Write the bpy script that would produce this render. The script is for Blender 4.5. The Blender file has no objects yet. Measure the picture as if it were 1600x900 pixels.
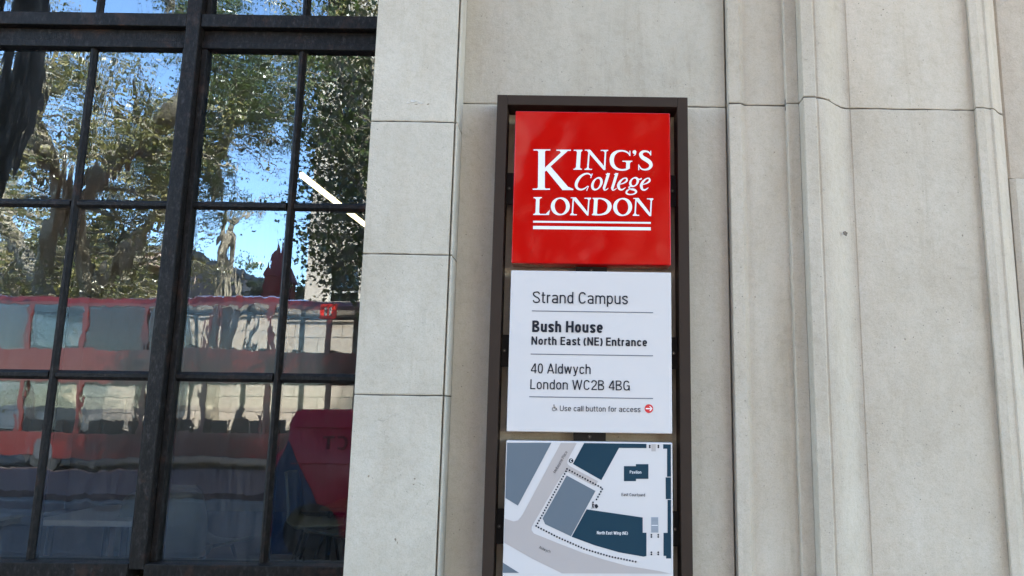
import bpy, bmesh, math, random
import numpy as np
from mathutils import Vector, Matrix
rad = math.radians
random.seed(7); rng = np.random.default_rng(11)
scene = bpy.context.scene
COL = scene.collection

# ------------------------------------------------------------------ camera
F_PX, CX, CY = 1155.0, 895.5, 450.0
PITCH, ROLL = math.atan(F_PX / 7071.0), math.atan(0.0145)
DCAM, HCAM = 2.404, 1.6
_F = Vector((0, math.cos(PITCH), math.sin(PITCH))); _R0 = Vector((1, 0, 0)); _U0 = Vector((0, -math.sin(PITCH), math.cos(PITCH)))
_R = _R0 * math.cos(ROLL) + _U0 * math.sin(ROLL); _U = _U0 * math.cos(ROLL) - _R0 * math.sin(ROLL)
CAMPOS = Vector((0, -DCAM, HCAM))
cam = bpy.data.objects.new('camera', bpy.data.cameras.new('camera')); COL.objects.link(cam)
m = Matrix((_R, _U, -_F)).transposed().to_4x4(); m.translation = CAMPOS
cam.matrix_world = m
cam.data.sensor_width = 36; cam.data.lens = F_PX / 1600 * 36
cam.data.shift_x = (800 - CX) / 1600
cam.data.clip_start = 0.05; cam.data.clip_end = 2000
scene.camera = cam

# ------------------------------------------------------------------ sky and sun
SUN_EL, SUN_AZ = rad(37), rad(52)      # azimuth from +Y towards +X
w = bpy.data.worlds.new('World'); scene.world = w; w.use_nodes = True
nt = w.node_tree; bg = nt.nodes['Background']
sky = nt.nodes.new('ShaderNodeTexSky'); sky.sky_type = 'NISHITA'; sky.sun_disc = False
sky.sun_elevation = SUN_EL; sky.sun_rotation = SUN_AZ; sky.altitude = 50; sky.air_density = 1.0; sky.dust_density = 0.0; sky.ozone_density = 3.0
nt.links.new(sky.outputs[0], bg.inputs[0]); bg.inputs[1].default_value = 0.115
sl = bpy.data.lights.new('sun', 'SUN'); sl.energy = 5.0; sl.angle = rad(0.5); sl.color = (1, 0.91, 0.79)
sun = bpy.data.objects.new('sun', sl); COL.objects.link(sun)
sd = Vector((math.sin(SUN_AZ) * math.cos(SUN_EL), math.cos(SUN_AZ) * math.cos(SUN_EL), math.sin(SUN_EL)))
sun.rotation_euler = sd.to_track_quat('Z', 'Y').to_euler()
sun.location = (20, 20, 30)
scene.view_settings.view_transform = 'Standard'; scene.view_settings.look = 'None'
scene.view_settings.exposure = 3.40; scene.view_settings.gamma = 1
scene.render.engine = 'CYCLES'
scene.cycles.max_bounces = 8; scene.cycles.transparent_max_bounces = 12
scene.cycles.sample_clamp_indirect = 6.0

# ------------------------------------------------------------------ helpers
def ray(px, py):
    return (_F + _R * ((px - CX) / F_PX) + _U * ((CY - py) / F_PX))
def at(px, py, Y):                      # a measured point on the wall-parallel plane y = Y
    v = ray(px, py); t = (Y + DCAM) / v.y
    p = CAMPOS + v * t
    return p
def x450(px, Y): return at(px, 450, Y).x
GLASS_Y = 0.20
def rf(px, py, dist):                   # a place across the street, found through its reflection
    v = ray(px, py); p = CAMPOS + v * (dist / v.y)
    return Vector((p.x, 2 * GLASS_Y - p.y, p.z))

def tag(o, label=None, cat=None, group=None, kind=None):
    if label: o['label'] = label
    if cat: o['category'] = cat
    if group: o['group'] = group
    if kind: o['kind'] = kind
    return o
def empty(name, loc=(0, 0, 0)):
    o = bpy.data.objects.new(name, None); o.location = loc; o.empty_display_size = 0.1; COL.objects.link(o); return o
def link(name, me, mats=(), parent=None, smooth=False):
    o = bpy.data.objects.new(name, me); COL.objects.link(o)
    for mt in (mats if isinstance(mats, (list, tuple)) else [mats]): me.materials.append(mt)
    if parent is not None:
        o.parent = parent
        pl = Vector((0, 0, 0)); q = parent
        while q is not None: pl += q.location + q.matrix_parent_inverse.translation; q = q.parent
        o.matrix_parent_inverse = Matrix.Translation(-pl)
    if smooth: me.polygons.foreach_set('use_smooth', [True] * len(me.polygons))
    return o
class MB:
    def __init__(s): s.v = []; s.f = []; s.mi = []
    def quadlist(s, vs, fs, mi=0):
        b = len(s.v); s.v += [tuple(v) for v in vs]; s.f += [tuple(b + i for i in f) for f in fs]; s.mi += [mi] * len(fs)
    def box(s, x0, x1, y0, y1, z0, z1, ch=0.0, mi=0):
        if ch <= 0:
            vs = [(x, y, z) for x in (x0, x1) for y in (y0, y1) for z in (z0, z1)]
            s.quadlist(vs, [(0, 1, 3, 2), (4, 6, 7, 5), (0, 4, 5, 1), (2, 3, 7, 6), (0, 2, 6, 4), (1, 5, 7, 3)], mi)
        else:   # chamfer every edge
            bm = bmesh.new(); bmesh.ops.create_cube(bm, size=1)
            for v in bm.verts: v.co = Vector(((x0 + x1) / 2 + v.co.x * (x1 - x0), (y0 + y1) / 2 + v.co.y * (y1 - y0), (z0 + z1) / 2 + v.co.z * (z1 - z0)))
            bmesh.ops.bevel(bm, geom=bm.edges[:], offset=ch, segments=2, affect='EDGES', profile=0.5)
            bm.verts.ensure_lookup_table(); bm.verts.index_update()
            s.quadlist([v.co.copy() for v in bm.verts], [[v.index for v in f.verts] for f in bm.faces], mi); bm.free()
        return s
    def tube(s, pts, rads, n=8, mi=0, caps=True):
        pts = [Vector(p) for p in pts]; b = len(s.v)
        up = Vector((0.13, 0.21, 0.97))
        for i, p in enumerate(pts):
            d = (pts[min(i + 1, len(pts) - 1)] - pts[max(i - 1, 0)]).normalized()
            if abs(d.dot(up)) > 0.97: up = Vector((0.9, 0.3, 0.1))
            a = d.cross(up).normalized(); c = d.cross(a)
            r = rads[i] if isinstance(rads, (list, tuple)) else rads
            for k in range(n):
                t = 2 * math.pi * k / n; s.v.append(tuple(p + a * (r * math.cos(t)) + c * (r * math.sin(t))))
        for i in range(len(pts) - 1):
            for k in range(n):
                k2 = (k + 1) % n
                s.f.append((b + i * n + k, b + i * n + k2, b + (i + 1) * n + k2, b + (i + 1) * n + k)); s.mi.append(mi)
        if caps:
            s.f.append(tuple(b + k for k in range(n))[::-1]); s.f.append(tuple(b + (len(pts) - 1) * n + k for k in range(n))); s.mi += [mi, mi]
        return s
    def prism(s, poly, axis, a, b, mi=0):   # poly of 2-D points; axis 'z': (x,y) extruded z a..b ; axis 'y': (x,z) extruded y a..b ; axis 'x': (y,z)
        f = {'z': lambda p, t: (p[0], p[1], t), 'y': lambda p, t: (p[0], t, p[1]), 'x': lambda p, t: (t, p[0], p[1])}[axis]
        n = len(poly); vs = [f(p, a) for p in poly] + [f(p, b) for p in poly]
        fs = [tuple(range(n))[::-1], tuple(range(n, 2 * n))] + [(i, (i + 1) % n, n + (i + 1) % n, n + i) for i in range(n)]
        s.quadlist(vs, fs, mi); return s
    def mesh(s, name, recalc=True):
        me = bpy.data.meshes.new(name); me.from_pydata(s.v, [], s.f); 
        me.polygons.foreach_set('material_index', s.mi)
        if recalc:
            bm = bmesh.new(); bm.from_mesh(me); bmesh.ops.recalc_face_normals(bm, faces=bm.faces[:]); bm.to_mesh(me); bm.free()
        return me
    def build(s, name, mats, parent=None, smooth=False, recalc=True):
        return link(name, s.mesh(name, recalc), mats, parent, smooth)

# ------------------------------------------------------------------ materials
def mat(name):
    m = bpy.data.materials.new(name); m.use_nodes = True
    return m, m.node_tree, m.node_tree.nodes['Principled BSDF']
def N(nt, t, **kw):
    n = nt.nodes.new(t)
    for k, v in kw.items():
        if k in n.inputs.keys(): n.inputs[k].default_value = v
        else: setattr(n, k, v)
    return n
def ramp(nt, src, stops):
    r = nt.nodes.new('ShaderNodeValToRGB'); e = r.color_ramp.elements
    while len(e) < len(stops): e.new(0.5)
    for i, (p, c) in enumerate(stops): e[i].position = p; e[i].color = (c if len(c) == 4 else (*c, 1))
    nt.links.new(src, r.inputs[0]); return r
def mixc(nt, a, b, fac, mode='MIX'):
    n = nt.nodes.new('ShaderNodeMix'); n.data_type = 'RGBA'; n.blend_type = mode
    for sock, v in ((n.inputs[6], a), (n.inputs[7], b), (n.inputs[0], fac)):
        if hasattr(v, 'is_output') or isinstance(v, bpy.types.NodeSocket): nt.links.new(v, sock)
        elif isinstance(v, (tuple, list)): sock.default_value = (*v[:3], 1)
        else: sock.default_value = v
    return n.outputs[2]
def coord(nt, scale=(1, 1, 1), rot=(0, 0, 0)):
    tc = nt.nodes.new('ShaderNodeTexCoord'); mp = nt.nodes.new('ShaderNodeMapping')
    mp.inputs['Scale'].default_value = scale; mp.inputs['Rotation'].default_value = rot
    nt.links.new(tc.outputs['Object'], mp.inputs[0]); return mp.outputs[0]
def noise(nt, co, scale, detail=4, rough=0.55, dist=0.0):
    n = N(nt, 'ShaderNodeTexNoise', Scale=scale, Detail=detail, Roughness=rough, Distortion=dist); nt.links.new(co, n.inputs['Vector']); return n.outputs[0]
def bump(nt, h, dist, prev=None, strength=1.0):
    b = N(nt, 'ShaderNodeBump', Strength=strength, Distance=dist); nt.links.new(h, b.inputs['Height'])
    if prev is not None: nt.links.new(prev, b.inputs['Normal'])
    return b.outputs[0]
def simple(name, col, rough=0.5, metal=0.0, var=0.15, scale=6, bumpd=0.0, bscale=80, spec=0.5, coat=0.0):
    m, nt, p = mat(name); co = coord(nt)
    n = noise(nt, co, scale, 5)
    c = mixc(nt, tuple(x * (1 - var) for x in col), tuple(min(1, x * (1 + var)) for x in col), n)
    nt.links.new(c, p.inputs['Base Color']); p.inputs['Metallic'].default_value = metal; p.inputs['Specular IOR Level'].default_value = spec
    p.inputs['Coat Weight'].default_value = coat; p.inputs['Coat Roughness'].default_value = 0.08
    r = nt.nodes.new('ShaderNodeMapRange'); r.inputs[3].default_value = max(0, rough - 0.08); r.inputs[4].default_value = min(1, rough + 0.08)
    nt.links.new(noise(nt, co, scale * 3, 3), r.inputs[0]); nt.links.new(r.outputs[0], p.inputs['Roughness'])
    if bumpd: nt.links.new(bump(nt, noise(nt, co, bscale, 4), bumpd), p.inputs['Normal'])
    return m

def stone_mat(name, c1, c2, warm, dirt=1.0):
    m, nt, p = mat(name); L = nt.links
    co = coord(nt); cov = coord(nt, (1.6, 1.6, 0.35))
    geo = nt.nodes.new('ShaderNodeObjectInfo')
    big = noise(nt, co, 2.3, 5, 0.6, 0.4)
    r1 = ramp(nt, big, [(0.3, c1), (0.7, c2)])
    # vertical weather streaks
    st = ramp(nt, noise(nt, cov, 9, 5, 0.6), [(0.35, (0, 0, 0)), (0.75, (1, 1, 1))])
    c = mixc(nt, r1.outputs[0], warm, 0.0)
    mm = N(nt, 'ShaderNodeMath', operation='MULTIPLY'); L.new(st.outputs[0], mm.inputs[0]); mm.inputs[1].default_value = 0.5
    c = mixc(nt, r1.outputs[0], warm, mm.outputs[0])
    # each stone a shade of its own
    mr = nt.nodes.new('ShaderNodeMapRange'); mr.inputs[3].default_value = 0.91; mr.inputs[4].default_value = 1.06; L.new(geo.outputs['Random'], mr.inputs[0])
    c = mixc(nt, c, mr.outputs[0], 1.0, 'MULTIPLY')
    # fine grain
    g = ramp(nt, noise(nt, co, 240, 5, 0.75), [(0.30, (0.80, 0.79, 0.77)), (0.5, (1, 1, 1)), (0.75, (1.08, 1.08, 1.08))])
    c = mixc(nt, c, g.outputs[0], 0.75, 'MULTIPLY')
    g2 = ramp(nt, noise(nt, co, 38, 7, 0.72, 0.5), [(0.30, (0.88, 0.87, 0.85)), (0.52, (1, 1, 1)), (0.8, (1.04, 1.04, 1.04))])
    g3 = ramp(nt, noise(nt, coord(nt, (1, 1, 0.5)), 5.5, 6, 0.68, 0.8), [(0.30, (0.90, 0.89, 0.875)), (0.5, (1, 1, 1)), (0.72, (1.04, 1.04, 1.05))])
    c = mixc(nt, c, g3.outputs[0], 0.9, 'MULTIPLY')
    so = ramp(nt, noise(nt, coord(nt, (3, 3, 0.25)), 4, 6, 0.75, 0.3), [(0.56, (1, 1, 1)), (0.80, (0.80, 0.785, 0.75))])
    c = mixc(nt, c, so.outputs[0], 0.9, 'MULTIPLY')
    c = mixc(nt, c, g2.outputs[0], 0.8, 'MULTIPLY')
    # pits, scattered in patches
    vo = N(nt, 'ShaderNodeTexVoronoi', Scale=75.0, Randomness=1.0); L.new(coord(nt, (1, 1, 0.8)), vo.inputs['Vector'])
    pit = ramp(nt, vo.outputs['Distance'], [(0.06, (1, 1, 1)), (0.17, (0, 0, 0))])
    pm = ramp(nt, noise(nt, co, 14, 4, 0.7), [(0.52, (0, 0, 0)), (0.66, (1, 1, 1))])
    pit_m = mixc(nt, pit.outputs[0], pm.outputs[0], 1.0, 'MULTIPLY')
    c = mixc(nt, c, (0.20, 0.175, 0.14), mixc(nt, pit_m, (0.62, 0.62, 0.62), 1.0, 'MULTIPLY'))
    v2 = N(nt, 'ShaderNodeTexVoronoi', Scale=34.0, Randomness=1.0); L.new(coord(nt, (1, 1, 0.9)), v2.inputs['Vector'])
    p2 = ramp(nt, v2.outputs['Distance'], [(0.035, (1, 1, 1)), (0.085, (0, 0, 0))])
    pk = ramp(nt, v2.outputs['Color'], [(0.55, (0, 0, 0)), (0.62, (1, 1, 1))])
    p2m = mixc(nt, p2.outputs[0], pk.outputs[0], 1.0, 'MULTIPLY')
    c = mixc(nt, c, (0.16, 0.14, 0.11), mixc(nt, p2m, (0.8, 0.8, 0.8), 1.0, 'MULTIPLY'))
    # scratches and lichen flecks in clusters
    fl = ramp(nt, noise(nt, coord(nt, (1, 1, 1), (0.3, 0.6, 0.2)), 34, 6, 0.85, 1.2), [(0.615, (0, 0, 0)), (0.66, (1, 1, 1))])
    fm = ramp(nt, noise(nt, co, 3.1, 3, 0.5), [(0.52, (0, 0, 0)), (0.66, (1, 1, 1))])
    flm = mixc(nt, fl.outputs[0], fm.outputs[0], 1.0, 'MULTIPLY')
    c = mixc(nt, c, (0.19, 0.18, 0.13), mixc(nt, flm, (0.75 * dirt,) * 3, 1.0, 'MULTIPLY'))
    # hairline cracks, rare
    vc = N(nt, 'ShaderNodeTexVoronoi', Scale=3.2); vc.feature = 'DISTANCE_TO_EDGE'
    wv = mixc(nt, coord(nt), N(nt, 'ShaderNodeTexNoise', Scale=14.0, Detail=5.0).outputs[1], 0.12)
    L.new(wv, vc.inputs['Vector'])
    ck = ramp(nt, vc.outputs[0], [(0.0, (1, 1, 1)), (0.006, (0, 0, 0))])
    cm = ramp(nt, noise(nt, co, 1.7, 3, 0.5), [(0.60, (0, 0, 0)), (0.66, (1, 1, 1))])
    ckm = mixc(nt, ck.outputs[0], cm.outputs[0], 1.0, 'MULTIPLY')
    c = mixc(nt, c, (0.22, 0.20, 0.17), mixc(nt, ckm, (0.35,) * 3, 1.0, 'MULTIPLY'))
    L.new(c, p.inputs['Base Color']); p.inputs['Roughness'].default_value = 0.88; p.inputs['Specular IOR Level'].default_value = 0.25
    n1 = bump(nt, noise(nt, co, 200, 6, 0.75), 0.0011)
    n2 = bump(nt, noise(nt, co, 28, 5, 0.6), 0.0035, n1)
    inv = N(nt, 'ShaderNodeMath', operation='SUBTRACT'); inv.inputs[0].default_value = 1.0; L.new(pit_m, inv.inputs[1])
    n3 = bump(nt, inv.outputs[0], 0.0015, n2)
    L.new(n3, p.inputs['Normal'])
    return m

STONE = stone_mat('portland stone', (0.50, 0.422, 0.315), (0.585, 0.498, 0.38), (0.49, 0.395, 0.28))
STONE_WARM = stone_mat('warm portland stone', (0.515, 0.42, 0.307), (0.595, 0.495, 0.372), (0.505, 0.395, 0.27), 0.8)
PLASTER = stone_mat('tan stone', (0.50, 0.40, 0.29), (0.57, 0.465, 0.345), (0.48, 0.37, 0.26), 0.3)
MORTAR = simple('mortar', (0.10, 0.095, 0.085), 0.95, var=0.4, scale=60, bumpd=0.002, bscale=200)
FAR_STONE = stone_mat('far sunlit stone', (0.42, 0.37, 0.32), (0.52, 0.47, 0.41), (0.38, 0.31, 0.26))
PINK_STONE = stone_mat('pinkish stone', (0.42, 0.31, 0.26), (0.50, 0.39, 0.33), (0.36, 0.26, 0.21))

def winframe_mat():
    m, nt, p = mat('old window metal'); L = nt.links
    co = coord(nt); cs = coord(nt, (6, 6, 1))
    n = noise(nt, coord(nt, (1, 1, 0.5)), 75, 7, 0.75)
    c = ramp(nt, n, [(0.35, (0.006, 0.005, 0.004)), (0.55, (0.015, 0.012, 0.010)), (0.74, (0.055, 0.049, 0.044))])
    sc_ = ramp(nt, noise(nt, cs, 40, 6, 0.8), [(0.63, (0, 0, 0)), (0.72, (1, 1, 1))])
    c2 = mixc(nt, c.outputs[0], (0.10, 0.10, 0.095), mixc(nt, sc_.outputs[0], (0.6,) * 3, 1.0, 'MULTIPLY'))
    ru = ramp(nt, noise(nt, co, 9, 5, 0.7), [(0.56, (0, 0, 0)), (0.68, (1, 1, 1))])
    c3 = mixc(nt, c2, (0.055, 0.028, 0.018), mixc(nt, ru.outputs[0], (0.6,) * 3, 1.0, 'MULTIPLY'))
    L.new(c3, p.inputs['Base Color']); p.inputs['Roughness'].default_value = 0.5; p.inputs['Specular IOR Level'].default_value = 0.14
    L.new(bump(nt, noise(nt, cs, 60, 5, 0.7), 0.002, bump(nt, noise(nt, co, 10, 4), 0.004)), p.inputs['Normal'])
    return m
WINMETAL = winframe_mat()

def glass_mat(name, refl, wave, wscale=(1, 1, 1), tint=(0.85, 0.9, 0.9), dust=0.02):
    m, nt, p = mat(name); L = nt.links; nt.nodes.remove(p)
    out = nt.nodes['Material Output']
    co = coord(nt, wscale); c2 = coord(nt)
    oi = nt.nodes.new('ShaderNodeObjectInfo')
    ad = N(nt, 'ShaderNodeVectorMath', operation='MULTIPLY_ADD'); L.new(oi.outputs['Random'], ad.inputs[0]); ad.inputs[1].default_value = (31, 17, 9); L.new(co, ad.inputs[2])
    nrm = None
    for s, d in wave:
        nrm = bump(nt, noise(nt, ad.outputs[0], s, 2, 0.45, 0.6), d, nrm)
    gl = N(nt, 'ShaderNodeBsdfGlossy', Roughness=0.0); gl.inputs['Color'].default_value = (0.78, 0.91, 1.0, 1)
    if nrm is not None: L.new(nrm, gl.inputs['Normal'])
    tr = nt.nodes.new('ShaderNodeBsdfTransparent'); tr.inputs['Color'].default_value = (*tint, 1)
    fr = N(nt, 'ShaderNodeFresnel', IOR=1.5)
    mr = nt.nodes.new('ShaderNodeMapRange'); mr.inputs[1].default_value = 0.04; mr.inputs[2].default_value = 1.0; mr.inputs[3].default_value = refl; mr.inputs[4].default_value = 1.0
    L.new(fr.outputs[0], mr.inputs[0])
    mx = nt.nodes.new('ShaderNodeMixShader'); L.new(mr.outputs[0], mx.inputs[0]); L.new(tr.outputs[0], mx.inputs[1]); L.new(gl.outputs[0], mx.inputs[2])
    # dust and streaks on the surface
    df = nt.nodes.new('ShaderNodeBsdfDiffuse'); df.inputs[0].default_value = (0.45, 0.43, 0.40, 1)
    st = noise(nt, coord(nt, (9, 9, 1.2)), 6, 6, 0.7)
    dr = ramp(nt, st, [(0.45, (0, 0, 0)), (0.85, (dust * 6,) * 3)])
    sp = N(nt, 'ShaderNodeTexVoronoi', Scale=55.0); L.new(c2, sp.inputs['Vector'])
    spr = ramp(nt, sp.outputs['Distance'], [(0.03, (0.35,) * 3), (0.07, (0, 0, 0))])
    spm = ramp(nt, noise(nt, c2, 7, 3), [(0.55, (0, 0, 0)), (0.7, (1, 1, 1))])
    spx = mixc(nt, spr.outputs[0], spm.outputs[0], 1.0, 'MULTIPLY')
    dd = mixc(nt, dr.outputs[0], spx, 1.0, 'ADD')
    m2 = nt.nodes.new('ShaderNodeMixShader'); L.new(dd, m2.inputs[0]); L.new(mx.outputs[0], m2.inputs[1]); L.new(df.outputs[0], m2.inputs[2])
    L.new(m2.outputs[0], out.inputs[0])
    return m
GLASS_OLD = glass_mat('old wavy glass', 0.215, [(5.5, 0.00075), (22.0, 0.00008)], (1.4, 1, 0.5), dust=0.015)
GLASS_MILD = glass_mat('slightly wavy glass', 0.215, [(4.5, 0.00052), (20.0, 0.00006)], (1.4, 1, 0.6), dust=0.015)
GLASS_NEW = glass_mat('flat glass', 0.215, [(3.0, 0.00022)], dust=0.012)
VEH_GLASS = glass_mat('vehicle glass', 0.03, [], dust=0.0, tint=(0.93, 0.91, 0.89))
BUILD_GLASS = glass_mat('building glass', 0.15, [], dust=0.0, tint=(0.2, 0.22, 0.24))
def clear_mat():
    m, nt, p = mat('clear glass edge'); nt.nodes.remove(p); t = nt.nodes.new('ShaderNodeBsdfTransparent'); nt.links.new(t.outputs[0], nt.nodes['Material Output'].inputs[0]); return m
CLEAR = clear_mat()

BRONZE = simple('dark bronze powder coat', (0.044, 0.028, 0.019), 0.6, var=0.12, scale=12, spec=0.08, bumpd=0.0003, bscale=700)
BRONZE2 = simple('dark bracket', (0.020, 0.016, 0.014), 0.5, spec=0.2, var=0.15, scale=20, bumpd=0.0003, bscale=500)
STEEL = simple('screw steel', (0.20, 0.19, 0.18), 0.3, 1.0)
def panel_mat(name, col, rough, wav, coat=0.0):
    m, nt, p = mat(name); L = nt.links; co = coord(nt)
    n = noise(nt, co, 4, 4)
    L.new(mixc(nt, tuple(x * 0.97 for x in col), col, n), p.inputs['Base Color'])
    mr = nt.nodes.new('ShaderNodeMapRange'); mr.inputs[3].default_value = rough * 0.85; mr.inputs[4].default_value = rough * 1.2
    L.new(noise(nt, co, 18, 5), mr.inputs[0]); L.new(mr.outputs[0], p.inputs['Roughness'])
    L.new(bump(nt, noise(nt, co, 4.2, 1.5, 0.4), wav, bump(nt, noise(nt, co, 900, 2), 0.00006)), p.inputs['Normal'])
    p.inputs['Coat Weight'].default_value = coat; p.inputs['Specular IOR Level'].default_value = 0.26
    return m
RED = panel_mat('red enamel', (0.50, 0.003, 0.002), 0.09, 0.03, 0.0)
WHITEP = panel_mat('white enamel', (0.63, 0.555, 0.495), 0.35, 0.004)
PRINT_W = simple('white print', (0.82, 0.76, 0.70), 0.4, var=0.01)
PRINT_K = simple('black print', (0.022, 0.022, 0.026), 0.6, spec=0.1, var=0.05)
PRINT_G = simple('grey rule print', (0.16, 0.16, 0.17), 0.6, spec=0.1, var=0.05)
PRINT_R = simple('red print', (0.60, 0.015, 0.02), 0.4, var=0.02)
MAP_NAVY = simple('navy map print', (0.014, 0.040, 0.056), 0.5, spec=0.12, var=0.03)
MAP_BLUE = simple('slate blue map print', (0.135, 0.150, 0.160), 0.5, spec=0.12, var=0.02)
MAP_ROAD = simple('greige map print', (0.44, 0.365, 0.315), 0.38, var=0.01)
MAP_STAIR = simple('stair map print', (0.31, 0.32, 0.33), 0.38, var=0.01)

# ------------------------------------------------------------------ the ground and the street
def sheet(name, x0, x1, y0, y1, z, m):
    return tag(MB().box(x0, x1, y0, y1, z - 0.3, z).build(name, m), kind='structure')
def asphalt():
    m, nt, p = mat('asphalt'); co = coord(nt)
    a = ramp(nt, noise(nt, co, 0.7, 5, 0.6), [(0.3, (0.075, 0.070, 0.064)), (0.7, (0.12, 0.112, 0.102))])
    g = ramp(nt, noise(nt, co, 70, 3, 0.8), [(0.3, (0.75,) * 3), (0.7, (1.3,) * 3)])
    nt.links.new(mixc(nt, a.outputs[0], g.outputs[0], 1, 'MULTIPLY'), p.inputs['Base Color']); p.inputs['Roughness'].default_value = 0.75
    nt.links.new(bump(nt, noise(nt, co, 70, 3, 0.8), 0.006), p.inputs['Normal']); return m
ASPH = asphalt()
PAVE = simple('york paving', (0.36, 0.32, 0.26), 0.85, var=0.2, scale=3, bumpd=0.002)
KERB = simple('granite kerb', (0.17, 0.165, 0.16), 0.8, var=0.2, scale=20, bumpd=0.002)
GROUND = simple('far ground', (0.10, 0.10, 0.09), 0.9, var=0.2)
PAINTW = simple('worn road paint', (0.20, 0.195, 0.18), 0.7, var=0.15, scale=9)
tag(MB().box(-400, 400, -500, 300, -1.0, -0.35).build('ground', GROUND), kind='structure')
sheet('pavement', -60, 60, -3.2, 0.0, 0.0, PAVE)
sheet('road', -120, 120, -11.1, -3.35, -0.12, ASPH)
sheet('far_pavement', -120, 120, -60, -21.6, 0.0, PAVE)
sheet('far_road', -120, 120, -21.45, -15.75, -0.121, ASPH)
isl = sheet('traffic_island', -120, 120, -15.75, -11.1, -0.02, simple('pink brick paving', (0.12, 0.07, 0.06), 0.8, var=0.6, scale=14, bumpd=0.004))
tag(MB().box(-10.6, -7.9, -8.2, -6.25, -0.4, 0.0, 0.02).build('tree_pit_kerb', KERB), kind='structure')
k = MB()
for x in range(-40, 40): k.box(x + 0.005, x + 0.995, -3.35, -3.2, -0.3, 0.005, 0.008)
tag(k.build('near_kerb', KERB), kind='structure')
k = MB()
for x in range(-60, 60): k.box(x + 0.005, x + 0.995, -21.6, -21.45, -0.3, 0.005, 0.008)
tag(k.build('far_kerb', KERB), kind='structure')
k = MB()
k.box(-60, 60, -10.7, -10.6, -0.119, -0.1145)
tag(k.build('road_marking', PAINTW), kind='structure')
ASPH2 = simple('dark tar repair', (0.035, 0.034, 0.034), 0.6, var=0.3, scale=4); ASPH3 = simple('old pale asphalt', (0.13, 0.12, 0.108), 0.85, var=0.3, scale=3)
for n_, (xa_, xb_, ya_, yb_, mt_) in enumerate(((-14, -7.5, -10.5, -9.6, ASPH2), (-30, 20, -9.4, -9.15, ASPH3), (-9.0, -5.5, -8.6, -7.9, ASPH3), (-22, -11.5, -8.2, -7.0, ASPH2), (-30, 20, -6.3, -6.1, ASPH3), (-8, -4, -5.6, -4.9, ASPH2))):
    tag(MB().box(xa_, xb_, ya_, yb_, -0.119, -0.116).build('road_patch', mt_), kind='structure')

# ------------------------------------------------------------------ our building: the stone front
bld = empty('stone_building', (0, 0.3, 0))
tag(bld, 'pale grey limestone street front with moulded pilaster, plain panel and large dark metal window', 'building')
def prof_piece(pts, z0, z1, material, yback=0.14, jit=0.0011, label=None):
    """vertical run of a plan profile pts [(x,y)...] between z0 and z1 with slightly ragged joint edges"""
    P = []
    for (xa, ya), (xb, yb) in zip(pts[:-1], pts[1:]):
        d = math.hypot(xb - xa, yb - ya); n = max(1, int(d / 0.022))
        for i in range(n): P.append((xa + (xb - xa) * i / n, ya + (yb - ya) * i / n))
    P.append(pts[-1]); P.append((pts[-1][0], yback)); P.append((pts[0][0], yback))
    n = len(P); vs = []; ch = 0.0014
    def ring(z, sgn, front_in):
        for i, (x, y) in enumerate(P):
            j = random.uniform(-jit, jit) if i < n - 2 else 0
            if random.random() < 0.03: j += sgn * random.uniform(0.001, 0.003)
            vs.append((x, y + (front_in if i < n - 2 else 0), z + j))
    ring(z0, 1, ch); ring(z0 + 0.003, 1, 0); ring(z1 - 0.003, -1, 0); ring(z1, -1, ch)
    fs = []
    for r in range(3):
        for i in range(n): j = (i + 1) % n; fs.append((r * n + i, r * n + j, (r + 1) * n + j, (r + 1) * n + i))
    fs.append(tuple(range(n))[::-1]); fs.append(tuple(range(3 * n, 4 * n)))
    b = MB(); b.quadlist(vs, fs)
    return b.build('stone_block', material, bld)
A_Y = -0.105
ax0 = x450(563.5, A_Y); ax1 = x450(700.5, A_Y); ax2 = x450(700.5, A_Y) + 0.012
bx0 = ax1 + 0.002
zA = [0.45, at(640, 617.5, A_Y).z, at(640, 397.5, A_Y).z, at(640, 190, A_Y).z, at(640, 190, A_Y).z + 0.56, 3.7]
zA[4] = max(zA[4], 3.05)
G = 0.0022
for i in range(5):
    prof_piece([(ax0, 0.30), (ax0, A_Y + 0.002), (ax0 + 0.002, A_Y), (ax1 - 0.006, A_Y), (ax1 - 0.004, A_Y + 0.006)], zA[i] + G, zA[i + 1] - G, STONE, 0.31)
    # the narrow return strip behind the open arris joint
    prof_piece([(ax1 - 0.0005, A_Y + 0.008), (ax1 + 0.004, A_Y + 0.0015), (ax1 + 0.006, A_Y + 0.003), (ax1 + 0.006, 0.004)], zA[i] + G, zA[i + 1] - G, STONE, 0.30)
JZ = at(1100, 167, 0).z
xB0, xB1 = ax1 + 0.0065, x450(1139.8, 0)
for z0, z1 in ((0.45, JZ - G), (JZ + G, 3.7)):
    prof_piece([(xB0, 0.0), (xB1 - 0.003, 0.0), (xB1, 0.004)], z0, z1, STONE)
def pr(lst): return [(x450(a, b), b) for a, b in lst]
PC = pr([(1143.5, 0.008), (1144.8, -0.034), (1146, -0.035), (1163, -0.035), (1165, -0.033), (1167, -0.026), (1170, -0.021), (1174, -0.02), (1236, -0.02), (1238.5, -0.038), (1240, -0.04), (1258.5, -0.04)])
PC = [(x450(1141.0, 0.008), 0.008)] + PC[1:]
cyma = []
xa, xb = x450(1291, -0.09), x450(1341, -0.004)
for i in range(17):
    t = i / 16; cyma.append((xa + (xb - xa) * t, -0.088 + 0.084 * (0.5 - 0.5 * math.cos(math.pi * t ** 1.05)) + 0.004 * math.sin(math.pi * t)))
PD = [(PC[-1][0] + 0.0012, -0.038)] + pr([(1266.3, -0.093), (1267.5, -0.095), (1286, -0.095), (1287, -0.093), (1287.6, -0.087), (1289.8, -0.087)]) + cyma
PE = [(cyma[-1][0] + 0.0003, -0.0035), (cyma[-1][0] + 0.003, -0.0055)] + pr([(1543, -0.005)])
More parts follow.
